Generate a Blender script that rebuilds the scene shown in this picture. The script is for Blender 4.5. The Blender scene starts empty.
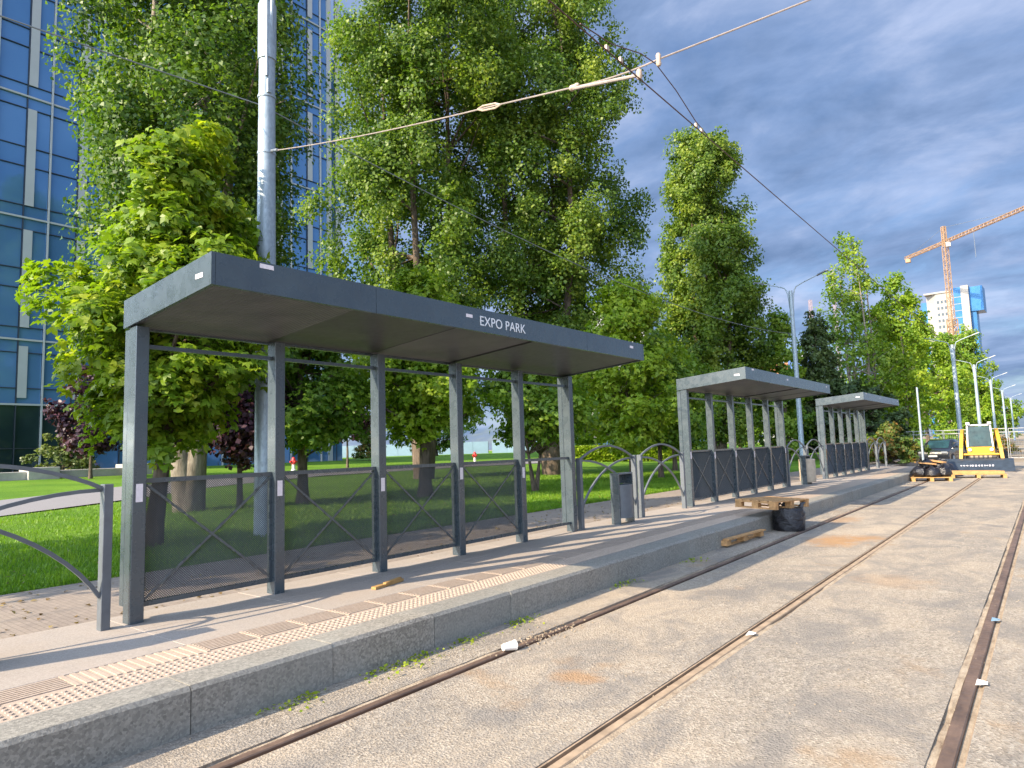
import bpy, math, random
import numpy as np
from mathutils import Vector, Matrix

S = bpy.context.scene
COL = S.collection
R = math.radians

# ------------------------------------------------------------------ camera
cam_data = bpy.data.cameras.new('camera')
cam = bpy.data.objects.new('camera', cam_data)
COL.objects.link(cam)
S.camera = cam
F = 671.06


def cam_rotation(vu, vv, s):
    y = Vector((vu - 512, -(vv - 384), -F)).normalized()
    p2 = Vector((vu - 512 - 1000, -(vv - s * 1000 - 384), -F))
    n = y.cross(p2).normalized()
    if n.y < 0:
        n = -n
    x = y.cross(n)
    m = Matrix((x, y, n))          # rows: world axes seen in camera space
    return m


cam.matrix_world = Matrix.Translation((0, 0, 1.6)) @ cam_rotation(1048.424, 432.216, -0.031).to_4x4()
cam_data.sensor_width = 36.0
cam_data.lens = F / 1024 * 36.0
cam_data.clip_start = 0.05
cam_data.clip_end = 4000

# ------------------------------------------------------------------ world, sun, exposure
SUN_EL, SUN_DX, SUN_DY = R(30.8), 0.294, 0.956      # light travels towards +X*.294 +Y*.956
world = bpy.data.worlds.new('World')
S.world = world
world.use_nodes = True
wt = world.node_tree
wt.nodes.clear()
w_out = wt.nodes.new('ShaderNodeOutputWorld')
w_bg = wt.nodes.new('ShaderNodeBackground')
w_bg.inputs['Strength'].default_value = 0.11
sky = wt.nodes.new('ShaderNodeTexSky')
sky.sky_type = 'NISHITA'
sky.sun_disc = False
sky.sun_elevation = SUN_EL
sky.sun_rotation = math.atan2(-SUN_DX, -SUN_DY)
sky.air_density = 1.3
sky.dust_density = 0.6
sky.ozone_density = 2.0
tc = wt.nodes.new('ShaderNodeTexCoord')
sep = wt.nodes.new('ShaderNodeSeparateXYZ')
wt.links.new(tc.outputs['Generated'], sep.inputs[0])


def wmath(op, a, b=None, clamp=False):
    n = wt.nodes.new('ShaderNodeMath')
    n.operation = op
    n.use_clamp = clamp
    for i, v in enumerate((a, b)):
        if v is None:
            continue
        if isinstance(v, (int, float)):
            n.inputs[i].default_value = v
        else:
            wt.links.new(v, n.inputs[i])
    return n.outputs[0]


zc = wmath('ADD', wmath('MAXIMUM', sep.outputs[2], 0.0), 0.30)
comb = wt.nodes.new('ShaderNodeCombineXYZ')
wt.links.new(wmath('DIVIDE', sep.outputs[0], zc), comb.inputs[0])
wt.links.new(wmath('DIVIDE', sep.outputs[1], zc), comb.inputs[1])
mp = wt.nodes.new('ShaderNodeMapping')
mp.inputs['Rotation'].default_value = (0, 0, R(52))
mp.inputs['Scale'].default_value = (1.25, 1.9, 1)
wt.links.new(comb.outputs[0], mp.inputs[0])


def wnoise(scale, detail, rough, dist):
    n = wt.nodes.new('ShaderNodeTexNoise')
    n.inputs['Scale'].default_value = scale
    n.inputs['Detail'].default_value = detail
    n.inputs['Roughness'].default_value = rough
    n.inputs['Distortion'].default_value = dist
    wt.links.new(mp.outputs[0], n.inputs['Vector'])
    return n.outputs['Fac']


def wramp(val, stops):
    r = wt.nodes.new('ShaderNodeValToRGB')
    e = r.color_ramp.elements
    e[0].position, e[0].color = stops[0][0], stops[0][1]
    e[1].position, e[1].color = stops[-1][0], stops[-1][1]
    for p, c in stops[1:-1]:
        k = e.new(p)
        k.color = c
    wt.links.new(val, r.inputs[0])
    return r.outputs[0]


# darker rain cloud ahead (towards +Y), unseen sky behind boosted as fill light
behind = wmath('MULTIPLY', wmath('ADD', wmath('ADD', wmath('MULTIPLY', sep.outputs[0], -SUN_DX), wmath('MULTIPLY', sep.outputs[1], -SUN_DY)), 0.25), 1.0, True)
cl = wmath('ADD', wmath('MULTIPLY', wnoise(0.6, 8, 0.6, 0.4), 0.55), wmath('MULTIPLY', wnoise(3.0, 7, 0.62, 0.5), 0.45))
mask = wramp(cl, [(0.40, (0.3, 0.3, 0.3, 1)), (0.48, (.72, .72, .72, 1)), (0.58, (.97, .97, .97, 1))])
cloud_col = wramp(wnoise(2.6, 8, 0.58, 0.25), [(0.34, (.74, 1.18, 2.12, 1)), (0.50, (1.25, 1.78, 2.95, 1)), (0.68, (2.25, 2.7, 3.85, 1))])
# deepen the plain sky a little towards a stormy blue
tint = wt.nodes.new('ShaderNodeMix')
tint.data_type = 'RGBA'
tint.blend_type = 'MULTIPLY'
tint.inputs['Factor'].default_value = 1.0
wt.links.new(sky.outputs[0], tint.inputs['A'])
tint.inputs['B'].default_value = (0.44, 0.54, 0.70, 1)
mix = wt.nodes.new('ShaderNodeMix')
mix.data_type = 'RGBA'
wt.links.new(mask, mix.inputs['Factor'])
wt.links.new(tint.outputs['Result'], mix.inputs['A'])
wt.links.new(cloud_col, mix.inputs['B'])
gain = wt.nodes.new('ShaderNodeVectorMath')
gain.operation = 'MULTIPLY'
wt.links.new(mix.outputs['Result'], gain.inputs[0])
gv = wt.nodes.new('ShaderNodeCombineXYZ')
for i_, g_ in enumerate((7.4, 6.2, 4.8)):
    wt.links.new(wmath('ADD', wmath('MULTIPLY', behind, g_), 1.0), gv.inputs[i_])
wt.links.new(gv.outputs[0], gain.inputs[1])
wt.links.new(gain.outputs[0], w_bg.inputs['Color'])
wt.links.new(w_bg.outputs[0], w_out.inputs['Surface'])

sun_data = bpy.data.lights.new('sun', 'SUN')
sun_data.energy = 5.0
sun_data.angle = R(0.5)
sun_data.color = (1.0, 0.84, 0.62)
sun = bpy.data.objects.new('sun', sun_data)
COL.objects.link(sun)
ldir = Vector((SUN_DX * math.cos(SUN_EL), SUN_DY * math.cos(SUN_EL), -math.sin(SUN_EL)))
sun.rotation_euler = ldir.to_track_quat('-Z', 'Y').to_euler()
sun.location = (-10, -30, 30)

S.view_settings.view_transform = 'Standard'
S.view_settings.look = 'None'
S.view_settings.exposure = 1.1
S.view_settings.gamma = 1.0
S.view_settings.use_curve_mapping = False
S.render.engine = 'CYCLES'
S.cycles.max_bounces = 8
S.cycles.transparent_max_bounces = 12
S.cycles.caustics_reflective = False
S.cycles.caustics_refractive = False


# ------------------------------------------------------------------ helpers: objects
def tag(o, label=None, cat=None, group=None, kind=None):
    if label:
        o['label'] = label
    if cat:
        o['category'] = cat
    if group:
        o['group'] = group
    if kind:
        o['kind'] = kind
    return o


def empty(name, loc=(0, 0, 0), rz=0.0, label=None, cat=None, group=None):
    o = bpy.data.objects.new(name, None)
    o.empty_display_size = 0.2
    o.location = loc
    o.rotation_euler = (0, 0, rz)
    COL.objects.link(o)
    return tag(o, label, cat, group)


def copy_tree(o, parent=None):
    c = o.copy()
    COL.objects.link(c)
    c.parent = parent
    for ch in list(o.children):
        copy_tree(ch, c)
    return c


class MB:
    """collects shapes and builds them as one mesh object"""

    def __init__(self):
        self.v, self.f, self.n = [], [], 0

    def add(self, verts, faces):
        b = self.n
        self.v.extend([tuple(p) for p in verts])
        self.f.extend([tuple(i + b for i in f) for f in faces])
        self.n += len(verts)
        return self

    def box(self, x0, x1, y0, y1, z0, z1):
        v = [(x0, y0, z0), (x1, y0, z0), (x1, y1, z0), (x0, y1, z0), (x0, y0, z1), (x1, y0, z1), (x1, y1, z1), (x0, y1, z1)]
        return self.add(v, [(0, 3, 2, 1), (4, 5, 6, 7), (0, 1, 5, 4), (1, 2, 6, 5), (2, 3, 7, 6), (3, 0, 4, 7)])

    def cbox(self, c, s, rot=None, taper=1.0):
        hx, hy, hz = s[0] / 2, s[1] / 2, s[2] / 2
        v = [Vector((sx * hx * (taper if sz > 0 else 1), sy * hy * (taper if sz > 0 else 1), sz * hz)) for sz in (-1, 1) for sx, sy in ((-1, -1), (1, -1), (1, 1), (-1, 1))]
        if rot is not None:
            v = [rot @ p for p in v]
        v = [p + Vector(c) for p in v]
        return self.add(v, [(0, 3, 2, 1), (4, 5, 6, 7), (0, 1, 5, 4), (1, 2, 6, 5), (2, 3, 7, 6), (3, 0, 4, 7)])

    def bbox(self, x0, x1, y0, y1, z0, z1, b=0.006):
        """box with chamfered vertical and top edges"""
        def ring(x0, x1, y0, y1, z, c):
            return [(x0 + c, y0, z), (x1 - c, y0, z), (x1, y0 + c, z), (x1, y1 - c, z), (x1 - c, y1, z), (x0 + c, y1, z), (x0, y1 - c, z), (x0, y0 + c, z)]
        v = ring(x0, x1, y0, y1, z0, b) + ring(x0, x1, y0, y1, z1 - b, b) + ring(x0 + b, x1 - b, y0 + b, y1 - b, z1, b * .6)
        f = [tuple(range(7, -1, -1)), tuple(range(16, 24))]
        for k in (0, 8):
            for i in range(8):
                j = (i + 1) % 8
                f.append((k + i, k + j, k + 8 + j, k + 8 + i))
        return self.add(v, f)

    def prism(self, prof, axis, a, b):
        """extrude a 2D profile along 'x','y' or 'z' from a to b (profile in the two other axes)"""
        n = len(prof)
        def pt(p, t):
            if axis == 'x':
                return (t, p[0], p[1])
            if axis == 'y':
                return (p[0], t, p[1])
            return (p[0], p[1], t)
        v = [pt(p, a) for p in prof] + [pt(p, b) for p in prof]
        f = [tuple(range(n)), tuple(range(2 * n - 1, n - 1, -1))]
        for i in range(n):
            j = (i + 1) % n
            f.append((i, i + n, j + n, j))
        return self.add(v, f)

    def tube(self, path, rad, seg=8, caps=True):
        path = [Vector(p) for p in path]
        if not hasattr(rad, '__len__'):
            rad = [rad] * len(path)
        v, f = [], []
        ref = Vector((0, 0, 1))
        d0 = (path[1] - path[0]).normalized()
        if abs(d0.z) > .9:
            ref = Vector((1, 0, 0))
        for i, p in enumerate(path):
            d = (path[min(i + 1, len(path) - 1)] - path[max(i - 1, 0)]).normalized()
            a = d.cross(ref)
            if a.length < 1e-4:
                a = d.orthogonal()
            a.normalize()
            b = d.cross(a)
            for k in range(seg):
                t = 2 * math.pi * k / seg
                v.append(p + (a * math.cos(t) + b * math.sin(t)) * rad[i])
        for i in range(len(path) - 1):
            for k in range(seg):
                l = (k + 1) % seg
                f.append((i * seg + k, i * seg + l, (i + 1) * seg + l, (i + 1) * seg + k))
        if caps:
            f.append(tuple(range(seg - 1, -1, -1)))
            f.append(tuple(range((len(path) - 1) * seg, len(path) * seg)))
        return self.add(v, f)

    def strip(self, path, w, h, side):
        """flat bar with rectangular section; side = direction of the width"""
        path = [Vector(p) for p in path]
        s = Vector(side).normalized()
        v, f = [], []
        for i, p in enumerate(path):
            d = (path[min(i + 1, len(path) - 1)] - path[max(i - 1, 0)]).normalized()
            n = d.cross(s).normalized()
            for a, b in ((-1, -1), (1, -1), (1, 1), (-1, 1)):
                v.append(p + s * (a * w / 2) + n * (b * h / 2))
        for i in range(len(path) - 1):
            for k in range(4):
                l = (k + 1) % 4
                f.append((i * 4 + k, i * 4 + l, (i + 1) * 4 + l, (i + 1) * 4 + k))
        f.append((3, 2, 1, 0))
        m = (len(path) - 1) * 4
        f.append((m, m + 1, m + 2, m + 3))
        return self.add(v, f)

    def lathe(self, prof, c=(0, 0, 0), seg=20, axis='z'):
        """prof: list of (radius, height)"""
        v, f = [], []
        for r, h in prof:
            for k in range(seg):
                t = 2 * math.pi * k / seg
                p = (r * math.cos(t), r * math.sin(t), h)
                if axis == 'x':
                    p = (p[2], p[0], p[1])
                elif axis == 'y':
                    p = (p[0], p[2], p[1])
                v.append((p[0] + c[0], p[1] + c[1], p[2] + c[2]))
        for i in range(len(prof) - 1):
            for k in range(seg):
                l = (k + 1) % seg
                f.append((i * seg + k, i * seg + l, (i + 1) * seg + l, (i + 1) * seg + k))
        f.append(tuple(range(seg - 1, -1, -1)))
        m = (len(prof) - 1) * seg
        f.append(tuple(range(m, m + seg)))
        return self.add(v, f)

    def mesh(self, name):
        m = bpy.data.meshes.new(name)
        m.from_pydata(self.v, [], self.f)
        m.validate()
        m.update()
        return m

    def build(self, name, mat, parent=None, smooth=False):
        m = self.mesh(name)
        m.materials.append(mat)
        if smooth:
            m.polygons.foreach_set('use_smooth', [True] * len(m.polygons))
            try:
                m.set_sharp_from_angle(angle=R(38))
            except Exception:
                pass
        return link(name, m, parent)


def link(name, mesh, parent=None):
    o = bpy.data.objects.new(name, mesh)
    COL.objects.link(o)
    if parent is not None:
        o.parent = parent
    return o


# ------------------------------------------------------------------ helpers: materials
class NT:
    def __init__(self, name):
        self.m = bpy.data.materials.new(name)
        self.m.use_nodes = True
        self.t = self.m.node_tree
        self.b = self.t.nodes['Principled BSDF']
        self.co = self.t.nodes.new('ShaderNodeTexCoord').outputs['Object']

    def lk(self, a, b):
        self.t.links.new(a, b)

    def val(self, n, idx, v):
        if v is None:
            return
        if hasattr(v, 'is_linked') or hasattr(v, 'links'):
            self.lk(v, n.inputs[idx])
        else:
            n.inputs[idx].default_value = v

    def mapping(self, scale=(1, 1, 1), rot=(0, 0, 0), loc=(0, 0, 0)):
        n = self.t.nodes.new('ShaderNodeMapping')
        n.inputs['Scale'].default_value = scale
        n.inputs['Rotation'].default_value = rot
        n.inputs['Location'].default_value = loc
        self.lk(self.co, n.inputs[0])
        return n.outputs[0]

    def noise(self, scale, detail=4, rough=.55, vec=None, dist=0):
        n = self.t.nodes.new('ShaderNodeTexNoise')
        n.inputs['Scale'].default_value = scale
        n.inputs['Detail'].default_value = detail
        n.inputs['Roughness'].default_value = rough
        n.inputs['Distortion'].default_value = dist
        self.lk(vec if vec is not None else self.co, n.inputs['Vector'])
        return n.outputs['Fac']

    def voro(self, scale, vec=None, out='Color', feature='F1'):
        n = self.t.nodes.new('ShaderNodeTexVoronoi')
        n.feature = feature
        n.inputs['Scale'].default_value = scale
        self.lk(vec if vec is not None else self.co, n.inputs['Vector'])
        return n.outputs[out]

    def ramp(self, v, stops, interp='LINEAR'):
        r = self.t.nodes.new('ShaderNodeValToRGB')
        r.color_ramp.interpolation = interp
        e = r.color_ramp.elements
        def c4(c):
            return tuple(c) + (1,) if hasattr(c, '__len__') else (c, c, c, 1)
        e[0].position, e[0].color = stops[0][0], c4(stops[0][1])
        e[1].position, e[1].color = stops[-1][0], c4(stops[-1][1])
        for p, c in stops[1:-1]:
            k = e.new(p)
            k.color = c4(c)
        self.lk(v, r.inputs[0])
        return r.outputs[0]

    def math(self, op, a, b=0.0, clamp=False):
        n = self.t.nodes.new('ShaderNodeMath')
        n.operation = op
        n.use_clamp = clamp
        self.val(n, 0, a)
        self.val(n, 1, b)
        return n.outputs[0]

    def mix(self, fac, a, b, mode='MIX'):
        n = self.t.nodes.new('ShaderNodeMix')
        n.data_type = 'RGBA'
        n.blend_type = mode
        for key, v in (('Factor', fac), ('A', a), ('B', b)):
            if hasattr(v, 'links'):
                self.lk(v, n.inputs[key])
            elif key == 'Factor':
                n.inputs[key].default_value = v
            else:
                n.inputs[key].default_value = tuple(v) + (1,) if len(v) == 3 else v
        # colour sockets share the names A/B with float ones; use the RGBA pair
        return n.outputs['Result']

    def bump(self, h, strength=.3, dist=.01):
        n = self.t.nodes.new('ShaderNodeBump')
        n.inputs['Strength'].default_value = strength
        n.inputs['Distance'].default_value = dist
        self.lk(h, n.inputs['Height'])
        self.lk(n.outputs[0], self.b.inputs['Normal'])

    def set(self, col=None, rough=None, metal=None, spec=None, coat=None):
        b = self.b
        for key, v in (('Base Color', col), ('Roughness', rough), ('Metallic', metal), ('Specular IOR Level', spec), ('Coat Weight', coat)):
            if v is None:
                continue
            if hasattr(v, 'links'):
                self.lk(v, b.inputs[key])
            elif key == 'Base Color':
                b.inputs[key].default_value = tuple(v) + (1,)
            else:
                b.inputs[key].default_value = v
        return self.m


def plain(name, col, rough=.5, metal=0.0, var=.12, scale=6, spec=.5, bump=0.0, bscale=60):
    """painted / plain surface with mild procedural variation"""
    n = NT(name)
    f = n.noise(scale, 5, .6)
    a = tuple(c * (1 - var) for c in col)
    b = tuple(min(1, c * (1 + var)) for c in col)
    n.set(n.ramp(f, [(.3, a), (.7, b)]), n.math('ADD', n.math('MULTIPLY', n.noise(scale * 4, 3), .2), rough - .1), metal, spec)
    if bump:
        n.bump(n.noise(bscale, 4), bump, .004)
    return n.m


M = {}
# dark grey-blue powder coat of the shelters, with dust and faint scuffs
n = NT('shelter_paint')
f = n.noise(2.3, 6, .65)
d = n.noise(26, 5, .7, n.mapping((1, 1, .18)))
c = n.mix(n.ramp(f, [(.30, 0.0), (.80, .55)]), (.04, .054, .066), (.076, .104, .112))
c = n.mix(n.ramp(d, [(.66, 0.0), (.9, .07)]), c, (.17, .17, .165))
n.set(c, n.ramp(n.noise(9, 5), [(.3, .20), (.7, .36)]), 0.0, .7, .2)
M['paint'] = n.m
M['rail_paint'] = plain('railing_paint', (.105, .118, .132), .38, 0, .15, 8, .6)
M['mesh'] = plain('mesh_wire', (.05, .055, .06), .5, 0, .1, 8)
# soffit: ribbed sheet, lighter copy with stronger reflections put into the colour
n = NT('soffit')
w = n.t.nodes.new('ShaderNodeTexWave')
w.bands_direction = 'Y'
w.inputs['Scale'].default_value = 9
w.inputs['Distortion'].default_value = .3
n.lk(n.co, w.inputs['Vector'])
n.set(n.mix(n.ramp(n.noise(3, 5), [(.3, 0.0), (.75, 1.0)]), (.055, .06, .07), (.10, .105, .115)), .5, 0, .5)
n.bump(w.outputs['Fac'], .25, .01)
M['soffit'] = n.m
M['soffit_dim_reflection'] = plain('soffit_dim_reflection', (.042, .045, .05), .42, 0, .2, 4)  # darker soffit copy, weaker reflection put into its colour
M['lettering'] = plain('lettering', (.72, .74, .76), .5, 0, .03)
M['sticker'] = plain('sticker', (.72, .66, .68), .6, 0, .08, 40)
# galvanised steel
n = NT('galvanised_steel')
n.set(n.mix(n.ramp(n.voro(30, n.mapping((1, 1, .5)), 'Color'), [(0, 0.0), (1, 1.0)]), (.24, .29, .32), (.34, .40, .44)), n.ramp(n.noise(12, 4), [(.3, .38), (.7, .55)]), .3, .5)
M['galv'] = n.m
M['galv_dark'] = plain('weathered_steel', (.20, .22, .24), .5, .4, .15)
M['lamp_head'] = plain('lamp_head', (.10, .11, .12), .4, .2, .1)
M['wire'] = plain('copper_wire', (.10, .055, .04), .5, .4, .2)
M['cable'] = plain('steel_cable', (.33, .27, .23), .5, .3, .2, 20)
M['insul'] = plain('insulator', (.42, .32, .24), .5, 0, .15, 30)

# road concrete
SPOTS = [(-2.75, 11.6, .5, .9, .75), (-2.35, 12.1, .3, .4, .6), (-2.72, 4.05, .22, .2, .6), (-1.5, 8.6, .5, .5, .25), (-3.3, 14.6, .35, .8, .45)]
n = NT('track_concrete')
agg = n.voro(62, None, 'Color')
agg2 = n.noise(190, 3, .7)
stain = n.noise(.55, 7, .62, n.mapping((1.2, .5, 1)))
stain2 = n.noise(1.7, 6, .68, n.mapping((1, .7, 1), (0, 0, .6)), .6)
base = n.ramp(agg, [(0.0, (.16, .13, .10)), (.42, (.345, .288, .222)), (1.0, (.56, .485, .39))])
base = n.mix(n.ramp(agg2, [(.36, 0.0), (.66, .55)]), base, (.19, .165, .135))
base = n.mix(n.ramp(stain, [(.42, 0.0), (.64, .6)]), base, (.47, .375, .27))
base = n.mix(n.ramp(stain2, [(.44, 0.0), (.62, .72)]), base, (.195, .178, .16))
dust = n.noise(3.4, 7, .7, n.mapping((1, 1, 1), (0, 0, 0), (7, 3, 0)))
base = n.mix(n.ramp(dust, [(.60, 0.0), (.74, .5)]), base, (.54, .47, .38))
rust = n.noise(.85, 5, .6, n.mapping((1, 1, 1), (0, 0, .3), (31.7, 12.3, 0)))
base = n.mix(n.ramp(rust, [(.62, 0.0), (.74, .65)]), base, (.34, .20, .09))
# sand stains left where material was stacked
def spot(cx, cy, rx, ry, amt):
    v = n.t.nodes.new('ShaderNodeVectorMath')
    v.operation = 'MULTIPLY_ADD'
    n.lk(n.co, v.inputs[0])
    v.inputs[1].default_value = (1 / rx, 1 / ry, 0)
    v.inputs[2].default_value = (-cx / rx, -cy / ry, 0)
    l = n.t.nodes.new('ShaderNodeVectorMath')
    l.operation = 'LENGTH'
    n.lk(v.outputs[0], l.inputs[0])
    d = n.math('ADD', l.outputs['Value'], n.math('MULTIPLY', n.math('SUBTRACT', n.noise(5, 6, .7), .5), 2.2))
    return n.ramp(d, [(.35, amt), (1.0, 0.0)])
for cx, cy, rx, ry, amt in SPOTS:
    base = n.mix(spot(cx, cy, rx, ry, amt), base, (.40, .215, .085))
n.set(base, .9, 0, .25)
n.bump(n.math('ADD', n.voro(62, None, 'Distance'), agg2), .8, .009)
M['road'] = n.m

# granite kerb
n = NT('granite_kerb')
sp = n.voro(70, None, 'Color')
g = n.ramp(sp, [(0, (.135, .12, .10)), (.5, (.25, .225, .185)), (1, (.38, .345, .29))])
g = n.mix(n.ramp(n.noise(1.6, 6, .6), [(.4, 0.0), (.7, .55)]), g, (.30, .29, .255))
geo = n.t.nodes.new('ShaderNodeNewGeometry')
oi = n.t.nodes.new('ShaderNodeNewGeometry')
g = n.mix(n.math('MULTIPLY', geo.outputs['Random Per Island'], .35), g, (.16, .165, .155))
n.set(g, .75, 0, .35)
n.bump(n.noise(120, 3), .5, .005)
M['kerb'] = n.m
# sawn paving slabs on the platform
n = NT('platform_slabs')
g = n.ramp(n.voro(140, None, 'Color'), [(0, (.25, .215, .185)), (1, (.40, .35, .305))])
g = n.mix(n.ramp(n.noise(1.1, 7, .65), [(.35, 0.0), (.7, .6)]), g, (.37, .30, .24))
g = n.mix(n.ramp(n.noise(4.5, 6, .7), [(.58, 0.0), (.75, .45)]), g, (.22, .205, .19))
n.set(g, .82, 0, .3)
n.bump(n.noise(150, 3), .25, .003)
M['slab'] = n.m
n = NT('tactile_paving')
g = n.ramp(n.noise(60, 4), [(.3, (.33, .255, .195)), (.7, (.44, .35, .275))])
g = n.mix(n.ramp(n.noise(3.2, 7, .7), [(.5, 0.0), (.72, .6)]), g, (.30, .25, .20))
n.set(g, .85, 0, .3)
n.bump(n.noise(160, 3), .2, .003)
M['tactile'] = n.m
# small sett paving of the walkway behind the platform
n = NT('walkway_pavers')
br = n.t.nodes.new('ShaderNodeTexBrick')
br.inputs['Scale'].default_value = 4.5
br.inputs['Mortar Size'].default_value = .016
br.inputs['Color1'].default_value = (.275, .225, .185, 1)
br.inputs['Color2'].default_value = (.22, .18, .15, 1)
br.inputs['Mortar'].default_value = (.17, .14, .115, 1)
n.lk(n.co, br.inputs['Vector'])
g = n.mix(n.ramp(n.noise(.9, 6, .65), [(.4, 0.0), (.7, .6)]), br.outputs['Color'], (.33, .27, .21))
n.set(g, .9, 0, .25)
n.bump(n.math('ADD', br.outputs['Fac'], n.noise(60, 3)), .4, .006)
M['pavers'] = n.m
n = NT('footpath_asphalt')
n.set(n.ramp(n.noise(40, 5, .7), [(.3, (.16, .15, .15)), (.7, (.27, .25, .25))]), .9)
M['path'] = n.m
n = NT('lawn_soil')
g = n.ramp(n.noise(.35, 6, .6), [(.35, (.10, .215, .014)), (.65, (.165, .30, .022))])
g = n.mix(n.ramp(n.noise(22, 5, .7), [(.42, 0.0), (.7, .75)]), g, (.035, .07, .014))
g = n.mix(n.ramp(n.noise(1.3, 5, .6), [(.62, 0.0), (.78, .5)]), g, (.16, .13, .06))
n.set(g, .95, 0, .15)
n.bump(n.noise(70, 4, .7), .9, .03)
M['lawn'] = n.m
n = NT('dirt')
g = n.ramp(n.noise(.5, 7, .65), [(.35, (.23, .18, .125)), (.68, (.36, .295, .215))])
g = n.mix(n.ramp(n.noise(9, 6, .7), [(.5, 0.0), (.72, .5)]), g, (.17, .135, .10))
n.set(g, .95, 0, .2)
n.bump(n.noise(14, 6, .7), .7, .03)
M['dirt'] = n.m
n = NT('rail_steel')
n.set(n.mix(n.ramp(n.noise(5, 6, .7, n.mapping((1, .35, 1))), [(.35, 0.0), (.7, 1.0)]), (.12, .08, .06), (.26, .17, .12)), n.ramp(n.noise(20, 4), [(.3, .45), (.7, .75)]), .45, .5)
M['rail'] = n.m
M['rail_dusty'] = plain('rail_dusty', (.34, .245, .16), .8, .1, .3, 7)
M['groove'] = plain('groove_dirt', (.045, .033, .025), .95, 0, .5, 9)
n = NT('joint_mortar')
n.set(n.ramp(n.noise(14, 7, .75, n.mapping((1, .4, 1))), [(.3, (.16, .11, .07)), (.5, (.33, .255, .175)), (.75, (.46, .38, .28))]), .95)
n.bump(n.noise(70, 4), .8, .01)
M['mortar'] = n.m
M['wood'] = plain('pallet_wood', (.42, .235, .10), .8, 0, .35, 14, .3, .4)
M['new_wood'] = plain('fresh_timber', (.40, .235, .085), .7, 0, .2, 10, .3, .2)
n = NT('black_film')
n.set((.012, .012, .016), .28, 0, .6)
n.bump(n.noise(9, 6, .6, n.mapping((1, 1, 3.2)), .8), .9, .03)
M['film'] = n.m
M['beige_wrap'] = plain('beige_wrap', (.44, .36, .27), .7, 0, .15, 9, .3, .5, 12)
M['cup'] = plain('paper_cup', (.78, .74, .69), .6, 0, .06, 20)
M['red'] = plain('red_paint', (.50, .03, .025), .4)
M['white'] = plain('white_paint', (.74, .73, .71), .5, 0, .06)
M['concrete'] = plain('cast_concrete', (.42, .39, .35), .85, 0, .18, 3, .3, .3)
M['yellow'] = plain('machine_yellow', (.52, .28, .016), .45, 0, .12, 5, .5)
M['machine_grey'] = plain('machine_grey', (.07, .065, .065), .55, .1, .3, 6)
M['bucket'] = plain('bucket_blue', (.03, .042, .058), .5, .1, .3, 5)
M['tyre'] = plain('tyre_rubber', (.035, .032, .03), .85, 0, .4, 8)
M['rim'] = plain('rim_dust', (.33, .27, .20), .7, 0, .25, 8)
M['wall_grey_car'] = plain('plate', (.4, .4, .38), .5)
M['car'] = plain('car_paint', (.012, .014, .018), .16, 0, .1, 3, .7)
M['glass_dark'] = plain('dark_glass', (.018, .03, .036), .06, 0, .1, 2, .9)
M['cab_glass'] = plain('cab_glass', (.015, .045, .05), .3, 0, .5, 2.2, .35)
M['fence_wire'] = plain('fence_steel', (.36, .36, .36), .5, .3, .1)
M['hoarding'] = plain('hoarding_blue', (.16, .25, .33), .6, 0, .12, .6)


# leaves: face attribute "tint" gives every leaf its own colour
def leaf_mat(name, dark, mid, light, trans=.32, rough=.45):
    n = NT(name)
    at = n.t.nodes.new('ShaderNodeAttribute')
    at.attribute_name = 'tint'
    col = n.ramp(at.outputs['Fac'], [(.05, dark), (.5, mid), (.95, light)])
    n.set(col, rough, 0, .35)
    tr = n.t.nodes.new('ShaderNodeBsdfTranslucent')
    tcol = n.mix(1.0, col, (1.25, 1.35, .55), 'MULTIPLY')
    n.lk(tcol, tr.inputs['Color'])
    mx = n.t.nodes.new('ShaderNodeMixShader')
    mx.inputs[0].default_value = trans
    n.lk(n.b.outputs[0], mx.inputs[1])
    n.lk(tr.outputs[0], mx.inputs[2])
    n.lk(mx.outputs[0], n.t.nodes['Material Output'].inputs['Surface'])
    return n.m


M['leaf_poplar'] = leaf_mat('poplar_leaf', (.045, .10, .014), (.135, .215, .026), (.28, .34, .04), .42)
M['leaf_maple'] = leaf_mat('maple_leaf', (.09, .17, .012), (.20, .30, .018), (.37, .41, .025), .45)
M['leaf_linden'] = leaf_mat('linden_leaf', (.07, .15, .014), (.17, .275, .026), (.31, .38, .04), .42)
M['leaf_plum'] = leaf_mat('plum_leaf', (.028, .012, .022), (.055, .02, .035), (.10, .035, .05), .25)
M['leaf_dark'] = leaf_mat('conifer_leaf', (.028, .055, .016), (.055, .09, .024), (.10, .14, .035), .2)
M['leaf_fresh'] = leaf_mat('fresh_leaf', (.10, .20, .012), (.24, .345, .022), (.39, .45, .035), .45)
M['leaf_bush'] = leaf_mat('bush_leaf', (.06, .09, .02), (.15, .19, .05), (.30, .31, .12), .3)
M['leaf_rust'] = leaf_mat('rust_leaf', (.04, .09, .014), (.10, .15, .025), (.26, .12, .03), .3)
n = NT('bark')
n.set(n.ramp(n.noise(9, 7, .7, n.mapping((1, 1, .22))), [(.3, (.045, .034, .026)), (.55, (.14, .105, .08)), (.8, (.26, .20, .145))]), .95, 0, .2)
n.bump(n.noise(14, 6, .7, n.mapping((1, 1, .2))), 1.0, .05)
M['bark'] = n.m
n = NT('pale_bark')
n.set(n.ramp(n.noise(9, 7, .7, n.mapping((1, 1, .3))), [(.3, (.10, .08, .06)), (.7, (.34, .29, .23))]), .95, 0, .2)
n.bump(n.noise(18, 6, .7, n.mapping((1, 1, .25))), .8, .03)
M['pale_bark'] = n.m


# ------------------------------------------------------------------ ground heights
def lawn_z(x):
    return .10 + .022 * max(0, min(-x - 9.0, 41.0))


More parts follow.
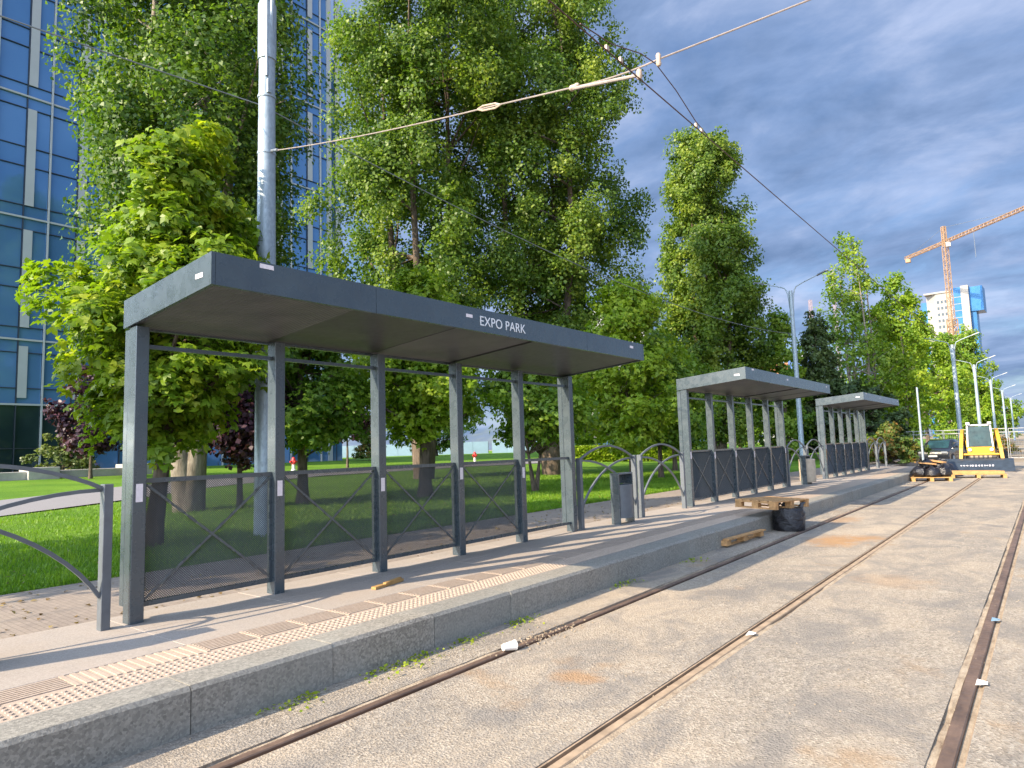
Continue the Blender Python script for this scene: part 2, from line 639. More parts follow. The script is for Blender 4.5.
# ------------------------------------------------------------------ the setting
def sheet(name, x0, x1, y0, y1, zf, mat, nx, ny, kind='structure'):
    xs = np.linspace(x0, x1, nx + 1)
    ys = np.linspace(y0, y1, ny + 1)
    v = [(x, y, zf(x, y)) for y in ys for x in xs]
    f = []
    for j in range(ny):
        for i in range(nx):
            a = j * (nx + 1) + i
            f.append((a, a + 1, a + nx + 2, a + nx + 1))
    m = MB()
    m.add(v, f)
    return tag(m.build(name, mat), kind=kind)


sheet('ground', -1500, 1500, -400, 2600, lambda x, y: -.13, M['dirt'], 1, 1)
# lawn: rises gently from the walkway to the office building
m = MB()
xs = [-9.5, -9.62, -12, -15, -20, -26, -33, -41, -50, -70, -110, -220]
ys = [-60, -20, 0, 4, 8, 14, 22, 32, 46, 70, 120, 260]
v = []
rl = random.Random(4)
for y in ys:
    for i, x in enumerate(xs):
        z = lawn_z(x) if i else -.1
        v.append((x + (rl.uniform(-.05, .05) if i == 1 else 0), y, z + (rl.uniform(-.02, .02) if 1 < i < 8 else 0)))
f = []
nx = len(xs)
for j in range(len(ys) - 1):
    for i in range(nx - 1):
        a = j * nx + i
        f.append((a, a + nx, a + nx + 1, a + 1))
m.add(v, f)
tag(m.build('lawn', M['lawn']), kind='structure')
# asphalt footpath crossing the lawn
pts = [(-19.0, -8), (-21.0, 3), (-24.5, 8.5), (-27.5, 12.5), (-30.5, 20), (-31, 32), (-29, 46), (-28, 70)]
m = MB()
v = []
for i, (x, y) in enumerate(pts):
    a = Vector(pts[max(i - 1, 0)])
    b = Vector(pts[min(i + 1, len(pts) - 1)])
    d = (b - a).normalized()
    nrm = Vector((-d.y, d.x))
    for s in (-2.1, 2.1):
        q = Vector((x, y)) + nrm * s
        v.append((q.x, q.y, lawn_z(q.x) + .03))
m.add(v, [(2 * i, 2 * i + 1, 2 * i + 3, 2 * i + 2) for i in range(len(pts) - 1)])
tag(m.build('footpath', M['path']), kind='structure')

# walkway between platform and lawn
tag(MB().box(-9.49, -6.42, -30, 60, -.12, .12).build('walkway', M['pavers']), kind='structure')

# track bed: concrete strips between the rail slots
RAILS = [-3.528, -2.083, -.531, .914]
SLOT = .078
edges = [-4.06] + [e for r in RAILS for e in (r - SLOT, r + SLOT)] + [9.0]
m = MB()
for i in range(0, len(edges), 2):
    m.box(edges[i], edges[i + 1], -30, 47, -.12, 0)
tag(m.build('track_bed', M['road']), kind='structure')

lab = ['rusty tram rail nearest the platform kerb', 'rusty tram rail second from the platform, running between two bands of concrete',
       'dark worn tram rail with gravelly groove at the right edge of the photo', 'tram rail beyond the one at the right edge']
for r, l in zip(RAILS, lab):
    t = empty('tram_rail', (r, 0, 0), 0, l, 'rail', 'tram rails in the concrete')
    wide = .030 if r != RAILS[2] else .036
    sg = 1 if r in (RAILS[0], RAILS[2]) else -1
    a = MB()
    a.prism([(-wide, -.1), (wide, -.1), (wide, -.004), (wide - .006, .003), (-wide + .006, .003), (-wide, -.004)], 'y', -30, 47)
    a.build('rail_head', M['rail_dusty'] if r == RAILS[1] else M['rail'], t)
    b = MB()
    x0 = sg * wide
    b.box(min(x0 + sg * .001, x0 + sg * .034), max(x0 + sg * .001, x0 + sg * .034), -30, 47, -.1, -.020 if r == RAILS[2] else -.042)
    b.build('groove', M['mortar'] if r == RAILS[2] else M['groove'], t)
    g = MB()
    x1 = x0 + sg * .034
    g.box(min(x1, x1 + sg * .012), max(x1, x1 + sg * .012), -30, 47, -.1, -.006)
    g.build('guard_lip', M['rail_dusty'], t)
    for q0, q1 in ((x1 + sg * .0125, sg * SLOT), (-sg * (wide + .0005), -sg * SLOT)):
        # crumbly joint filler of uneven height
        rr = random.Random(int(abs(r) * 100 + 7 * q0))
        y, v, ff = -6.0, [], []
        h = -.01
        while y < 47:
            h = max(-.020, min(-.002, h + rr.uniform(-.006, .0065)))
            for xx in (min(q0, q1), (q0 + q1) / 2, max(q0, q1)):
                v.append((xx, y, h + rr.uniform(-.005, .002)))
            y += rr.uniform(.04, .11) * (1 + max(0, y) * .12)
        for i in range(len(v) // 3 - 1):
            ff += [(3 * i, 3 * i + 1, 3 * i + 4, 3 * i + 3), (3 * i + 1, 3 * i + 2, 3 * i + 5, 3 * i + 4)]
        MB().add(v, ff).build('joint_filler', M['mortar'], t)

# platform: body of slabs behind a granite kerb
PZ = .272
KX = -4.055
m = MB()
y = -12.0
rr = random.Random(9)
while y < 34.5:
    for xa, xb in ((-6.40, -5.70), (-5.695, -4.962)):
        m.bbox(xa, xb, y, y + 1.196, -.1, PZ + rr.uniform(-.0012, .0012), .003)
    y += 1.2
tag(m.build('platform', M['slab']), kind='structure')
m = MB()
y = -12.0
while y < 34.5:
    jx = rr.uniform(-.007, .006)
    jz = rr.uniform(-.002, .002)
    prof = [(KX - .30, -.1), (KX + jx, -.1), (KX + jx, PZ - .025 + jz), (KX + jx - .022, PZ + .001 + jz), (KX - .30, PZ + .001 + jz)]
    m.prism(prof, 'y', y, y + .993)
    y += 1.0
# sloping end ramp
m.prism([(34.6, -.1), (34.6, PZ), (37.5, .02), (37.5, -.1)], 'x', -6.4, KX)
tag(m.build('kerb', M['kerb']), kind='structure')
# tactile strip: guidance ribs and blisters
m = MB()
TX0, TX1, TX2 = -4.958, -4.665, -4.358
y = -12.0
k = 0
while y < 34.5:
    m.box(TX0, TX2, y, y + .397, -.08, PZ - .004)
    near = -1 < y < 16
    if near:
        m.box(TX0, TX1, y + .004, y + .030, PZ - .004, PZ + .002)
        if 1.3 < y < 2.3:
            for q in range(6):
                m.box(TX0 + .01, TX1, y + .062 + q * .056, y + .090 + q * .056, PZ - .004, PZ + .003)
        else:
            for q in range(7):
                xx = TX0 + .016 + q * .038
                m.box(xx, xx + .022, y + .038, y + .392, PZ - .004, PZ + .0025)
        step = .0498
        for a in range(5):
            for b in range(8):
                cx, cy = TX1 + .048 + a * .052, y + .026 + b * step
                v, ff = [], []
                for rr_, zz in ((.0165, 0), (.0125, .0045)):
                    for s in range(8):
                        t = s * math.pi / 4
                        v.append((cx + rr_ * math.cos(t), cy + rr_ * math.sin(t), PZ - .004 + zz + (.002 if zz else 0)))
                for s in range(8):
                    l = (s + 1) % 8
                    ff.append((s, l, 8 + l, 8 + s))
                ff.append(tuple(range(8, 16)))
                m.add(v, ff)
    y += .4
    k += 1
tag(m.build('tactile_paving', M['tactile']), kind='structure')

# ------------------------------------------------------------------ tram shelters
PITCH = 1.31
PTOP = 2.47
XB, XF = -.165, 1.333
ZB, ZF, TH = 2.462, 2.59, .245
_mesh_cache = {}


def wire_mesh(w, h):
    key = (round(w, 3), round(h, 3))
    if key in _mesh_cache:
        return _mesh_cache[key]
    m = MB()
    p, r = .0145, .0035
    for sgn in (1, -1):
        off = -h
        while off < w:
            # line y = off + z (sgn 1) or mirrored
            z0 = max(0, -off)
            z1 = min(h, w - off)
            if z1 - z0 > .01:
                y0, y1 = off + z0, off + z1
                if sgn < 0:
                    y0, y1 = w - y0, w - y1
                d = Vector((0, y1 - y0, z1 - z0)).normalized()
                s = Vector((0, -d.z, d.y)) * r
                q = Vector((r * 1.1, 0, 0))
                A = Vector((sgn * r * .9, y0, z0))
                B = Vector((sgn * r * .9, y1, z1))
                v = [A + s, A + q, A - s, A - q, B + s, B + q, B - s, B - q]
                m.add(v, [(0, 1, 5, 4), (1, 2, 6, 5), (2, 3, 7, 6), (3, 0, 4, 7)])
            off += p * 1.41421
    me = m.mesh('wire_mesh')
    me.materials.append(M['mesh'])
    _mesh_cache[key] = me
    return me


def make_shelter(y0, label, open_last, text, seed):
    rg = random.Random(seed)
    t = empty('tram_shelter', (-6.0, y0, PZ), 0, label, 'tram shelter', 'tram shelters along the platform')
    L = 5 * PITCH
    # posts
    for i in range(6):
        y = i * PITCH
        p = MB()
        p.bbox(-.095, .045, y - .055, y + .055, 0, PTOP - .004, .005)
        if i in (0, 5):
            p.bbox(-.18, -.099, y - .053, y + .053, .13, PTOP - .02, .005)
        else:
            p.box(-.045, -.005, y - .058, y + .058, .6, .62)
        o = p.build('post', M['paint'], t)
        if rg.random() < .8 or i == 0:
            z = .98 + rg.uniform(-.04, .04) - (.05 if i else 0)
            MB().box(.0455, .0475, y - .03, y + .025, z, z + .15).build('sticker', M['sticker'], o)
    # roof shell: four fascias and a top sheet
    ya, yb = -.075, L + .075
    r = MB()
    e = .03
    r.prism([(XB, ZB), (XF, ZF), (XF, ZF + TH), (XB, ZB + TH)], 'y', ya, ya + e)
    r.prism([(XB, ZB), (XF, ZF), (XF, ZF + TH), (XB, ZB + TH)], 'y', yb - e, yb)
    sl = (ZF - ZB) / (XF - XB)
    def zz(x):
        return ZB + sl * (x - XB)
    xm = XF - e
    cuts = [ya + e + .001, ya + L * .235, ya + L * .53, ya + L * .78, yb - e - .001]
    for ca, cb in zip(cuts[:-1], cuts[1:]):
        dx = rg.uniform(-.0015, .0015)
        r.prism([(xm, zz(xm)), (XF + dx, ZF), (XF - dx, ZF + TH), (xm, zz(xm) + TH)], 'y', ca + .002, cb - .002)
    xn = XB + e
    r.prism([(XB, ZB), (xn, zz(xn)), (xn, zz(xn) + TH), (XB, ZB + TH)], 'y', ya + e + .001, yb - e - .001)
    r.prism([(xn + .001, zz(xn) + TH - .03), (xm - .001, zz(xm) + TH - .03), (xm - .001, zz(xm) + TH - .006), (xn + .001, zz(xn) + TH - .006)], 'y', ya + e + .001, yb - e - .001)
    roof = r.build('roof', M['paint'], t)
    for i in range(5):
        a = ya + e + .002 + i * (L + .15 - 2 * e) / 5
        b = a + (L + .15 - 2 * e) / 5 - .012
        dz = rg.uniform(.012, .03)
        tl = rg.uniform(-.012, .012)
        q = MB()
        x0, x1 = xn + .002, xm - .002
        v = [(x0, a, zz(x0) + dz), (x1, a, zz(x1) + dz), (x1, b, zz(x1) + dz + tl), (x0, b, zz(x0) + dz + tl)]
        v += [(p[0], p[1], p[2] + .02) for p in v]
        q.add(v, [(0, 3, 2, 1), (4, 5, 6, 7), (0, 1, 5, 4), (1, 2, 6, 5), (2, 3, 7, 6), (3, 0, 4, 7)])
        q.build('soffit_panel', M['soffit' if i in (0, 2) else 'soffit_dim_reflection'], roof)  # lighter and darker copies stand in for uneven reflections
    # paper labels left on the fascia
    zf = ZF + .16
    for yy, w, dz in ((.31, .12, .035), (2.67, .10, -.03), (6.2, .1, -.01)):
        MB().box(XF + .0005, XF + .002, yy, yy + w, zf + dz, zf + dz + .035).build('sticker', M['sticker'], roof)
    MB().box(1.10, 1.21, ya - .002, ya - .0005, 2.665, 2.70).build('sticker', M['sticker'], roof)
    if text:
        cu = bpy.data.curves.new('lettering', 'FONT')
        cu.body = 'EXPO PARK'
        cu.size = .150
        cu.space_character = 1.03
        cu.extrude = .0015
        to = bpy.data.objects.new('lettering_curve', cu)
        COL.objects.link(to)
        dg = bpy.context.evaluated_depsgraph_get()
        me = bpy.data.meshes.new_from_object(to.evaluated_get(dg))
        bpy.data.objects.remove(to)
        co = np.zeros(len(me.vertices) * 3)
        me.vertices.foreach_get('co', co)
        co = co.reshape(-1, 3)
        wid = co[:, 0].max() - co[:, 0].min()
        sx = .80 / wid
        new = np.stack([XF + .003 + co[:, 2], (co[:, 0] - co[:, 0].min()) * sx + 2.89, co[:, 1] + ZF + .068], 1)
        me.vertices.foreach_set('co', new.reshape(-1))
        me.update()
        me.materials.clear()
        me.materials.append(M['lettering'])
        link('lettering', me, roof)
    # top rail, bay by bay
    for i in range(5):
        MB().box(-.045, -.005, i * PITCH + .056, (i + 1) * PITCH - .056, 2.285, 2.32).build('top_rail', M['paint'], t)
    # back panels
    for i in range(5):
        a, c = i * PITCH + .056, (i + 1) * PITCH - .056
        fr = MB()
        fr.box(-.048, -.008, a, c, 1.135, 1.175)
        fr.box(-.048, -.008, a, c, .115, .155)
        isopen = open_last and i == 4
        if not isopen:
            fr.box(-.046, -.010, a, a + .022, .156, 1.134)
            fr.box(-.046, -.010, c - .022, c, .156, 1.134)
        panel = fr.build('back_panel', M['paint'], t)
        if isopen:
            panel['label'] = 'open bay with rails only and no mesh'
            continue
        w, h = c - a - .046, .978
        mo = link('mesh_sheet', wire_mesh(w, h), panel)
        mo.location = (-.030, a + .023, .156)
        br = MB()
        br.strip([(-.015, a + .022, .17), (-.015, c - .022, 1.12)], .008, .021, (1, 0, 0))
        br.strip([(-.006, a + .022, 1.12), (-.006, c - .022, .17)], .008, .021, (1, 0, 0))
        br.build('cross_brace', M['paint'], panel)
    return t


PERIOD = 11.06
Y0 = 2.476
s1 = make_shelter(Y0, 'nearest dark grey tram shelter, lettered EXPO PARK on its roof edge', True, True, 3)
s2 = make_shelter(Y0 + PERIOD, 'middle dark grey tram shelter, beyond the pallet on the platform edge', False, False, 5)
s3 = copy_tree(s2)
s3.location.y = Y0 + 2 * PERIOD
s3['label'] = 'farthest dark grey tram shelter, beside the wrapped bin and before the bushes'


# ------------------------------------------------------------------ arched railings
def make_railing(ya, label, L=1.92):
    t = empty('railing', (-6.0, ya, PZ), 0, label, 'railing', 'arched railings between the shelters')
    for y in (.04, L - .04):
        MB().bbox(-.035, .05, y - .035, y + .035, 0, 1.145, .004).build('post', M['rail_paint'], t)
    def arc(y_top, y_low, zt, zl):
        th = R(66)
        p = []
        for k in range(15):
            a = th * k / 14
            p.append((0, y_top + (y_low - y_top) * math.sin(a) / math.sin(th), zl + (zt - zl) * (math.cos(a) - math.cos(th)) / (1 - math.cos(th))))
        return p
    for s, (ya_, yb_) in ((-.016, (L - .075, .076)), (.016, (.075, L - .076))):
        pth = [(x + s, y, z) for x, y, z in arc(ya_, yb_, 1.10, .26)]
        MB().strip(pth, .028, .03, (1, 0, 0)).build('curved_bar', M['rail_paint'], t)
    p = []
    for k in range(21):
        u = k / 20
        p.append((0, .076 + (L - .152) * u, 1.115 + .215 * math.sin(math.pi * u) ** .85))
    MB().strip(p, .03, .03, (1, 0, 0)).build('top_arch', M['rail_paint'], t)
    return t


rl_ = make_railing(.36, 'arched grey railing cut by the left edge of the photo')
for ya, lb in ((9.20, 'arched grey railing next to the EXPO PARK shelter, behind the grey bin'),
               (11.27, 'arched grey railing just before the middle shelter'),
               (9.20 + PERIOD, 'arched railing just past the middle shelter, behind the beige-wrapped bin'),
               (11.27 + PERIOD, 'arched railing touching the near end of the farthest shelter'),
               (9.20 + 2 * PERIOD, 'arched railing just past the farthest shelter'),
               (11.27 + 2 * PERIOD, 'last arched railing, at the far end of the platform by the bushes')):
    c = copy_tree(rl_)
    c.location.y = ya
    c['label'] = lb


# ------------------------------------------------------------------ litter bins
def make_bin(x, y, label, wrapped=False):
    t = empty('litter_bin', (x, y, PZ), 0, label, 'litter bin', 'litter bins by the railings')
    for s in (-1, 1):
        MB().bbox(-.10, .07, s * .235 - .015, s * .235 + .015, 0, .86, .004).build('side_plate', M['paint'], t)
    b = MB()
    pr = []
    for k in range(13):
        a = -math.pi / 2 + math.pi * k / 12
        pr.append((.0 + .15 * math.cos(a), .212 * math.sin(a)))
    pr += [(-.10, .212), (-.10, -.212)]
    b.prism(pr, 'z', .10, .66)
    b.build('container', M['rail_paint'], t, True)
    MB().bbox(-.10, .07, -.219, .219, .835, .857, .004).build('lid', M['rail_paint'], t)
    MB().box(-.10, -.085, -.212, .212, .67, .83).build('back_plate', M['paint'], t)
    if wrapped:
        w = MB()
        prof = [(.20, .06), (.235, .12), (.225, .3), (.238, .5), (.228, .66), (.235, .74), (.19, .76), (.18, .74)]
        w.lathe(prof, (.03, .02, 0), 18)
        w.build('wrapping', M['beige_wrap'], t, True)
    return t


make_bin(-5.82, 10.32, 'dark grey litter bin in front of the railing past the EXPO PARK shelter')
make_bin(-5.80, 21.45, 'litter bin wrapped in beige sacking between the middle and farthest shelters', True)
make_bin(-5.66, 1.12, 'litter bin at the left edge of the photo by the first railing')


# ------------------------------------------------------------------ poles and wires
def make_pole(x, y, H, r0, r1, label, lamps=True, group='tall galvanised tram poles', z0=None):
    z0 = lawn_z(x) - .04 if z0 is None else z0
    t = empty('lamp_pole' if lamps else 'tram_pole', (x, y, z0), 0, label, 'pole', group)
    p = MB()
    p.lathe([(r0 * 1.05, 0), (r0, .05), (r0 * .95, H * .3), (r1 * 1.1, H * .75), (r1, H)], seg=20)
    p.build('shaft', M['galv'], t, True)
    MB().lathe([(r1 * 1.22, H - 1.55), (r1 * 1.22, H - .45)], seg=16).build('collar', M['galv'], t, True)
    if lamps:
        for s in (-1, 1):
            arm = [(s * r1 * .8, 0, H - 1.2), (s * (r1 + .04), 0, H - .3), (s * (r1 + .12), 0, H + .02), (s * .35, 0, H + .22), (s * .8, 0, H + .42), (s * 1.6, 0, H + .70)]
            a = MB()
            a.tube(arm, [.045, .045, .042, .04, .038, .034], 8)
            ao = a.build('arm', M['galv'], t, True)
            h = MB()
            q = Matrix.Rotation(-s * R(19), 3, 'Y')
            h.cbox((s * 1.92, 0, H + .81), (.72, .2, .07), q, .8)
            h.build('lamp_head', M['lamp_head'], ao)
    return t


PA = make_pole(-11.5, 7.0, 10.9, .20, .145, 'thick galvanised pole rising behind the EXPO PARK shelter', True)
# clamp bands, conduit and the small box on the near pole
for z in (7.35, 8.5, 9.3):
    MB().lathe([(.176, z), (.176, z + .05)], seg=18).build('clamp_band', M['galv'], PA, True)
MB().tube([(.135, -.09, 8.9), (.135, -.09, 10.8)], .03, 8).build('conduit', M['galv'], PA, True)
MB().box(.15, .20, -.10, -.02, 8.55, 8.82).build('cable_box', M['galv'], PA)
make_pole(-11.9, 43.4, 10.8, .16, .11, 'double-armed lamp pole behind the middle shelter')
for i, (y, lb) in enumerate(((76, 'nearest of the row of pale poles on the right, just left of the loader cab'),
                             (100.3, 'second pale pole of the right-hand row, straight behind the loader cab'),
                             (130.4, 'third pale pole of the right-hand row'), (165, 'fourth pale pole of the right-hand row'),
                             (203, 'farthest pale pole of the right-hand row'))):
    make_pole(-6.5, y, 10.3, .2, .15, lb, True, 'row of pale poles at the right', -.1)
# thin bare post beside the bush
t = empty('thin_post', (-5.3, 41.5, -.1), 0, 'thin pale post standing in front of the round bush', 'post')
MB().lathe([(.07, 0), (.06, .2), (.05, 4.25), (.045, 4.3)], seg=10).build('shaft', M['galv'], t, True)
MB().lathe([(.2, 0), (.18, .3), (.09, .38)], seg=12).build('base', M['concrete'], t, True)


def catenary(a, b, sag, n=24):
    a, b = Vector(a), Vector(b)
    return [a.lerp(b, i / n) + Vector((0, 0, -4 * sag * (i / n) * (1 - i / n))) for i in range(n + 1)]


# contact wire over the first track with its auxiliary wire
cw = empty('contact_wire', (-2.8, 0, 5.12), 0, 'brown overhead contact wire running along the track', 'overhead wire')
m = MB()
m.tube([(0, -20, .02), (0, 5.67, 0), (0, 30, .03), (0, 60, 0), (0, 100, .02), (0, 200, .02)], .0068, 6)
m.build('wire', M['wire'], cw)
m = MB()
m.tube([(.005, 4.6, .03), (.01, 5.11, .09), (.01, 5.7, .27), (.01, 6.02, .31), (.01, 6.48, .22), (.01, 6.97, .06), (.005, 7.3, .02)], .0055, 6)
m.build('jumper_wire', M['wire'], cw)
for y in (5.05, 5.3, 7.0, 7.15):
    MB().cbox((0, y, .025), (.022, .045, .045)).build('wire_clamp', M['insul'], cw)
# span wire from the near pole
sp = empty('span_wire', (0, 0, 0), 0, 'pale span wire with insulators reaching from the thick pole over the track', 'span wire')
A0, A1, A2, A3 = (-11.33, 7.0, 7.5), (-5.1, 6.14, 5.84), (-3.69, 5.9, 5.47), (-2.74, 5.98, 5.44)
m = MB()
m.tube(catenary(A0, A1, .05, 10) + catenary(A1, A2, .0, 3)[1:], .0095, 6)
m.tube(catenary(A2, A3, .03, 6) + catenary(A3, (4.6, 10.2, 8.1), .05, 12)[1:], .009, 6)
m.build('wire', M['cable'], sp)
m = MB()
m.tube([(-3.72, 5.9, 5.46), (-2.86, 5.72, 5.2)], .019, 8)
m.build('steady_arm', M['cable'], sp)
m = MB()
v0 = Vector(A1)
dr = (Vector(A2) - Vector(A0)).normalized()
m.tube([v0 - dr * .22 + Vector((0, 0, .0)), v0 - dr * .12 + Vector((0, 0, .03)), v0 + dr * .12 + Vector((0, 0, .03)), v0 + dr * .22], .012, 6)
m.tube([v0 - dr * .22, v0 - dr * .12 - Vector((0, 0, .03)), v0 + dr * .12 - Vector((0, 0, .03)), v0 + dr * .22], .012, 6)
m.build('insulator', M['insul'], sp, True)
m = MB()
m.lathe([(.02, -.06), (.035, -.04), (.03, 0), (.035, .04), (.02, .06)], A2, 10, 'x')
m.build('insulator', M['insul'], sp, True)
m = MB()
m.lathe([(.018, -.05), (.03, -.03), (.03, .03), (.018, .05)], (-2.82, 5.7, 5.19), 10)
m.build('insulator', M['insul'], sp, True)
m = MB()
m.lathe([(.018, -.07), (.028, -.05), (.022, 0), (.028, .04), (.018, .06)], A3, 10)
m.build('insulator', M['insul'], sp, True)
m = MB()
w0 = Vector(A0)
m.tube([w0, w0 + dr * .28], .028, 8)
m.build('strain_fitting', M['galv_dark'], sp, True)
# support cable from pole to pole along the lawn edge
m = MB()
m.tube(catenary((-11.68, -32, 8.5), (-11.68, 7.0, 8.55), .75, 24), .012, 6)
m.tube(catenary((-11.68, 7.0, 8.55), (-11.9, 43.4, 8.2), .95, 24), .012, 6)
tag(m.build('feeder_cable', M['galv_dark']), 'thin dark cable hung from pole to pole above the lawn edge', 'cable')


# ------------------------------------------------------------------ trees
def leaf_cloud(rs, P, tint, size, up=.35, droop=.3, outw=None, palm=False):
    """P: leaf positions (n,3). Returns folded diamond leaves."""
    n = len(P)
    nr = rs.normal(size=(n, 3))
    nr[:, 2] += up * 2
    if outw is not None:
        nr += outw
    nr /= np.linalg.norm(nr, axis=1)[:, None]
    t = rs.normal(size=(n, 3))
    t[:, 2] -= droop
    t -= nr * (t * nr).sum(1)[:, None]
    t /= np.linalg.norm(t, axis=1)[:, None] + 1e-9
    b = np.cross(nr, t)
    l = size * rs.uniform(.65, 1.3, n)[:, None]
    w = l * rs.uniform(.36, .5, n)[:, None]
    if palm:
        # three-lobed leaf: three narrow folded blades from one stalk
        out_ = []
        base = P - t * l * .4
        for an, ln in ((0, 1.0), (.95, .78), (-.95, .78)):
            d = t * math.cos(an) + b * math.sin(an)
            e = b * math.cos(an) - t * math.sin(an)
            ll = l * ln
            out_.append(np.stack([base, base + d * ll * .55 + e * ll * .27 + nr * ll * .08, base + d * ll - nr * ll * .14, base + d * ll * .55 - e * ll * .27 + nr * ll * .08], 1))
        return np.stack(out_, 1).reshape(-1, 3)
    base = P - t * l * .5
    tip = P + t * l * .5 - nr * l * .12
    s1 = P + b * w - t * l * .05 + nr * l * .12
    s2 = P - b * w - t * l * .05 + nr * l * .12
    V = np.stack([base, s1, tip, s2], 1).reshape(-1, 3)
    return V


def leaf_mesh(name, V, tint, mat):
    n = len(V) // 4
    me = bpy.data.meshes.new(name)
    me.vertices.add(4 * n)
    me.vertices.foreach_set('co', V.astype(np.float32).reshape(-1))
    me.loops.add(4 * n)
    me.loops.foreach_set('vertex_index', np.arange(4 * n, dtype=np.int32))
    me.polygons.add(n)
    me.polygons.foreach_set('loop_start', np.arange(0, 4 * n, 4, dtype=np.int32))
    me.polygons.foreach_set('loop_total', np.full(n, 4, dtype=np.int32))
    at = me.attributes.new('tint', 'FLOAT', 'FACE')
    at.data.foreach_set('value', tint.astype(np.float32))
    me.materials.append(mat)
    me.update(calc_edges=True)
    return me


def tree(name, loc, prof, z_lo, H, Rx, label, leafmat, nclump, nleaf, leaf, trunk_r, seed, Ry=None, group=None, clump=(.55, .45), bark='bark',
         leaders=1, out=.45, lean=(0, 0), twig=.55, up=.35, cat='tree', lobes=.22, limb=True, warm=0.0, palm=False, clip=None):
    """prof: list of (t, radius factor) up the crown from z_lo to H"""
    rs = np.random.RandomState(seed)
    Ry = Ry or Rx
    t = empty(name, loc, 0, label, cat, group)
    ph = rs.uniform(0, 6.28, 6)
    pt, pr = zip(*prof)
    # clump centres
    C = []
    tries = 0
    while len(C) < nclump and tries < nclump * 60:
        tries += 1
        u = rs.uniform()
        rad = np.interp(u, pt, pr)
        if rs.uniform() > .25 + .75 * rad:
            continue
        a = rs.uniform(0, 6.2832)
        lob = 1 + lobes * (math.sin(2 * a + ph[0] + 3 * u) * .5 + math.sin(3 * a + ph[1] - 9 * u) * .5 + math.sin(11 * u + ph[2] + a) * .6)
        q = rs.uniform() ** out
        x = math.cos(a) * rad * lob * q * Rx + lean[0] * u
        y = math.sin(a) * rad * lob * q * Ry + lean[1] * u
        z = z_lo + (H - z_lo) * u
        if clip and not clip(x + loc[0], y + loc[1], z + loc[2]):
            continue
        C.append((x, y, z, q))
    C = np.array(C)
    # trunk and limbs
    tr = MB()
    tops = []
    for k in range(leaders):
        if leaders == 1:
            ox, oy = 0, 0
        else:
            ang = ph[3] + 6.2832 * k / leaders
            ox, oy = math.cos(ang) * Rx * .38, math.sin(ang) * Ry * .38
        hk = z_lo + (H - z_lo) * (.93 if leaders == 1 else rs.uniform(.72, .95))
        path, rad = [], []
        nseg = 12
        for i in range(nseg + 1):
            u = i / nseg
            s = min(1, u / .45)
            wob = .10 * Rx * u
            path.append((ox * s + lean[0] * u + math.sin(5 * u + ph[4] + k) * wob * .5, oy * s + lean[1] * u + math.cos(4 * u + ph[5] + k) * wob * .5, -.15 + (hk + .15) * u))
            fl = 1 + .5 * max(0, 1 - u * nseg / 1.2)
            rad.append(max(.012, trunk_r * fl * (1 - u) ** .8 * (1 if leaders == 1 else (.62 if i > 2 else .85))))
        tr.tube(path, rad, 10)
        tops.append((np.array(path), np.array(rad)))
    if limb:
        for c in C[::max(1, int(len(C) / 70))]:
            path, rad = tops[rs.randint(len(tops))]
            zt = max(z_lo * .75, c[2] - rs.uniform(.25, .6) * max(.6, np.hypot(c[0], c[1])) * (1.4 if leaders == 1 else 2.2))
            i = int(np.clip(np.searchsorted(path[:, 2], zt), 1, len(path) - 2))
            a = Vector(path[i])
            b = Vector(c[:3])
            mid = a.lerp(b, .5) + Vector((rs.normal() * .06, rs.normal() * .06, -.04 * (b - a).length))
            r0 = min(rad[i] * .55, .018 + .016 * (b - a).length)
            tr.tube([a, mid, b], [r0, r0 * .65, .006], 5, False)
    tr.build('trunk', M[bark], t, True)
    # leaves: clump -> twig -> leaf
    nt = 9
    K = len(C)
    def ball(*shape):
        d = rs.normal(size=shape + (3,))
        d /= np.linalg.norm(d, axis=-1, keepdims=True)
        return d * rs.uniform(0, 1, shape + (1,)) ** .42
    tw = C[:, None, :3] + ball(K, nt) * np.array([clump[0], clump[0], clump[1]]) * 1.55
    per = max(1, int(nleaf / (K * nt)))
    sg = twig * min(clump)
    P = tw[:, :, None, :] + ball(K, nt, per) * sg * 1.75
    ct = rs.normal(size=(K, 1, 1)) * .10
    tt = rs.normal(size=(K, nt, 1)) * .10
    lt = rs.normal(size=(K, nt, per)) * .13
    relz = (P[..., 2] - C[:, None, None, 2]) / (clump[1] * 2.2)
    tint = np.clip(.46 + warm + ct + tt + lt, .02, .98)
    cd = P - C[:, None, None, :3]
    cd = cd / (np.linalg.norm(cd, axis=-1, keepdims=True) + 1e-6)
    ad = P * np.array([1, 1, 0])
    ad = ad / (np.linalg.norm(ad, axis=-1, keepdims=True) + 1e-6)
    ow = (cd * .9 + ad * .9).reshape(-1, 3)
    P = P.reshape(-1, 3)
    tint = tint.reshape(-1)
    keep = P[:, 2] > .25
    P, tint, ow = P[keep], tint[keep], ow[keep]
    V = leaf_cloud(rs, P, tint, leaf, up, .3, ow, palm)
    if palm:
        tint = np.repeat(tint, 3)
    link('crown', leaf_mesh('crown', V, tint, M[leafmat]), t)
    return t


def z_at(x):
    return lawn_z(x) - .02


poplar = [(0, .35), (.12, .75), (.35, 1.0), (.65, .92), (.85, .66), (1, .2)]
oval = [(0, .45), (.15, .85), (.4, 1.0), (.7, .78), (.9, .42), (1, .12)]
cone = [(0, .8), (.12, 1.0), (.45, .85), (.75, .55), (.93, .28), (1, .08)]
G1 = 'tall poplars behind the near shelter'
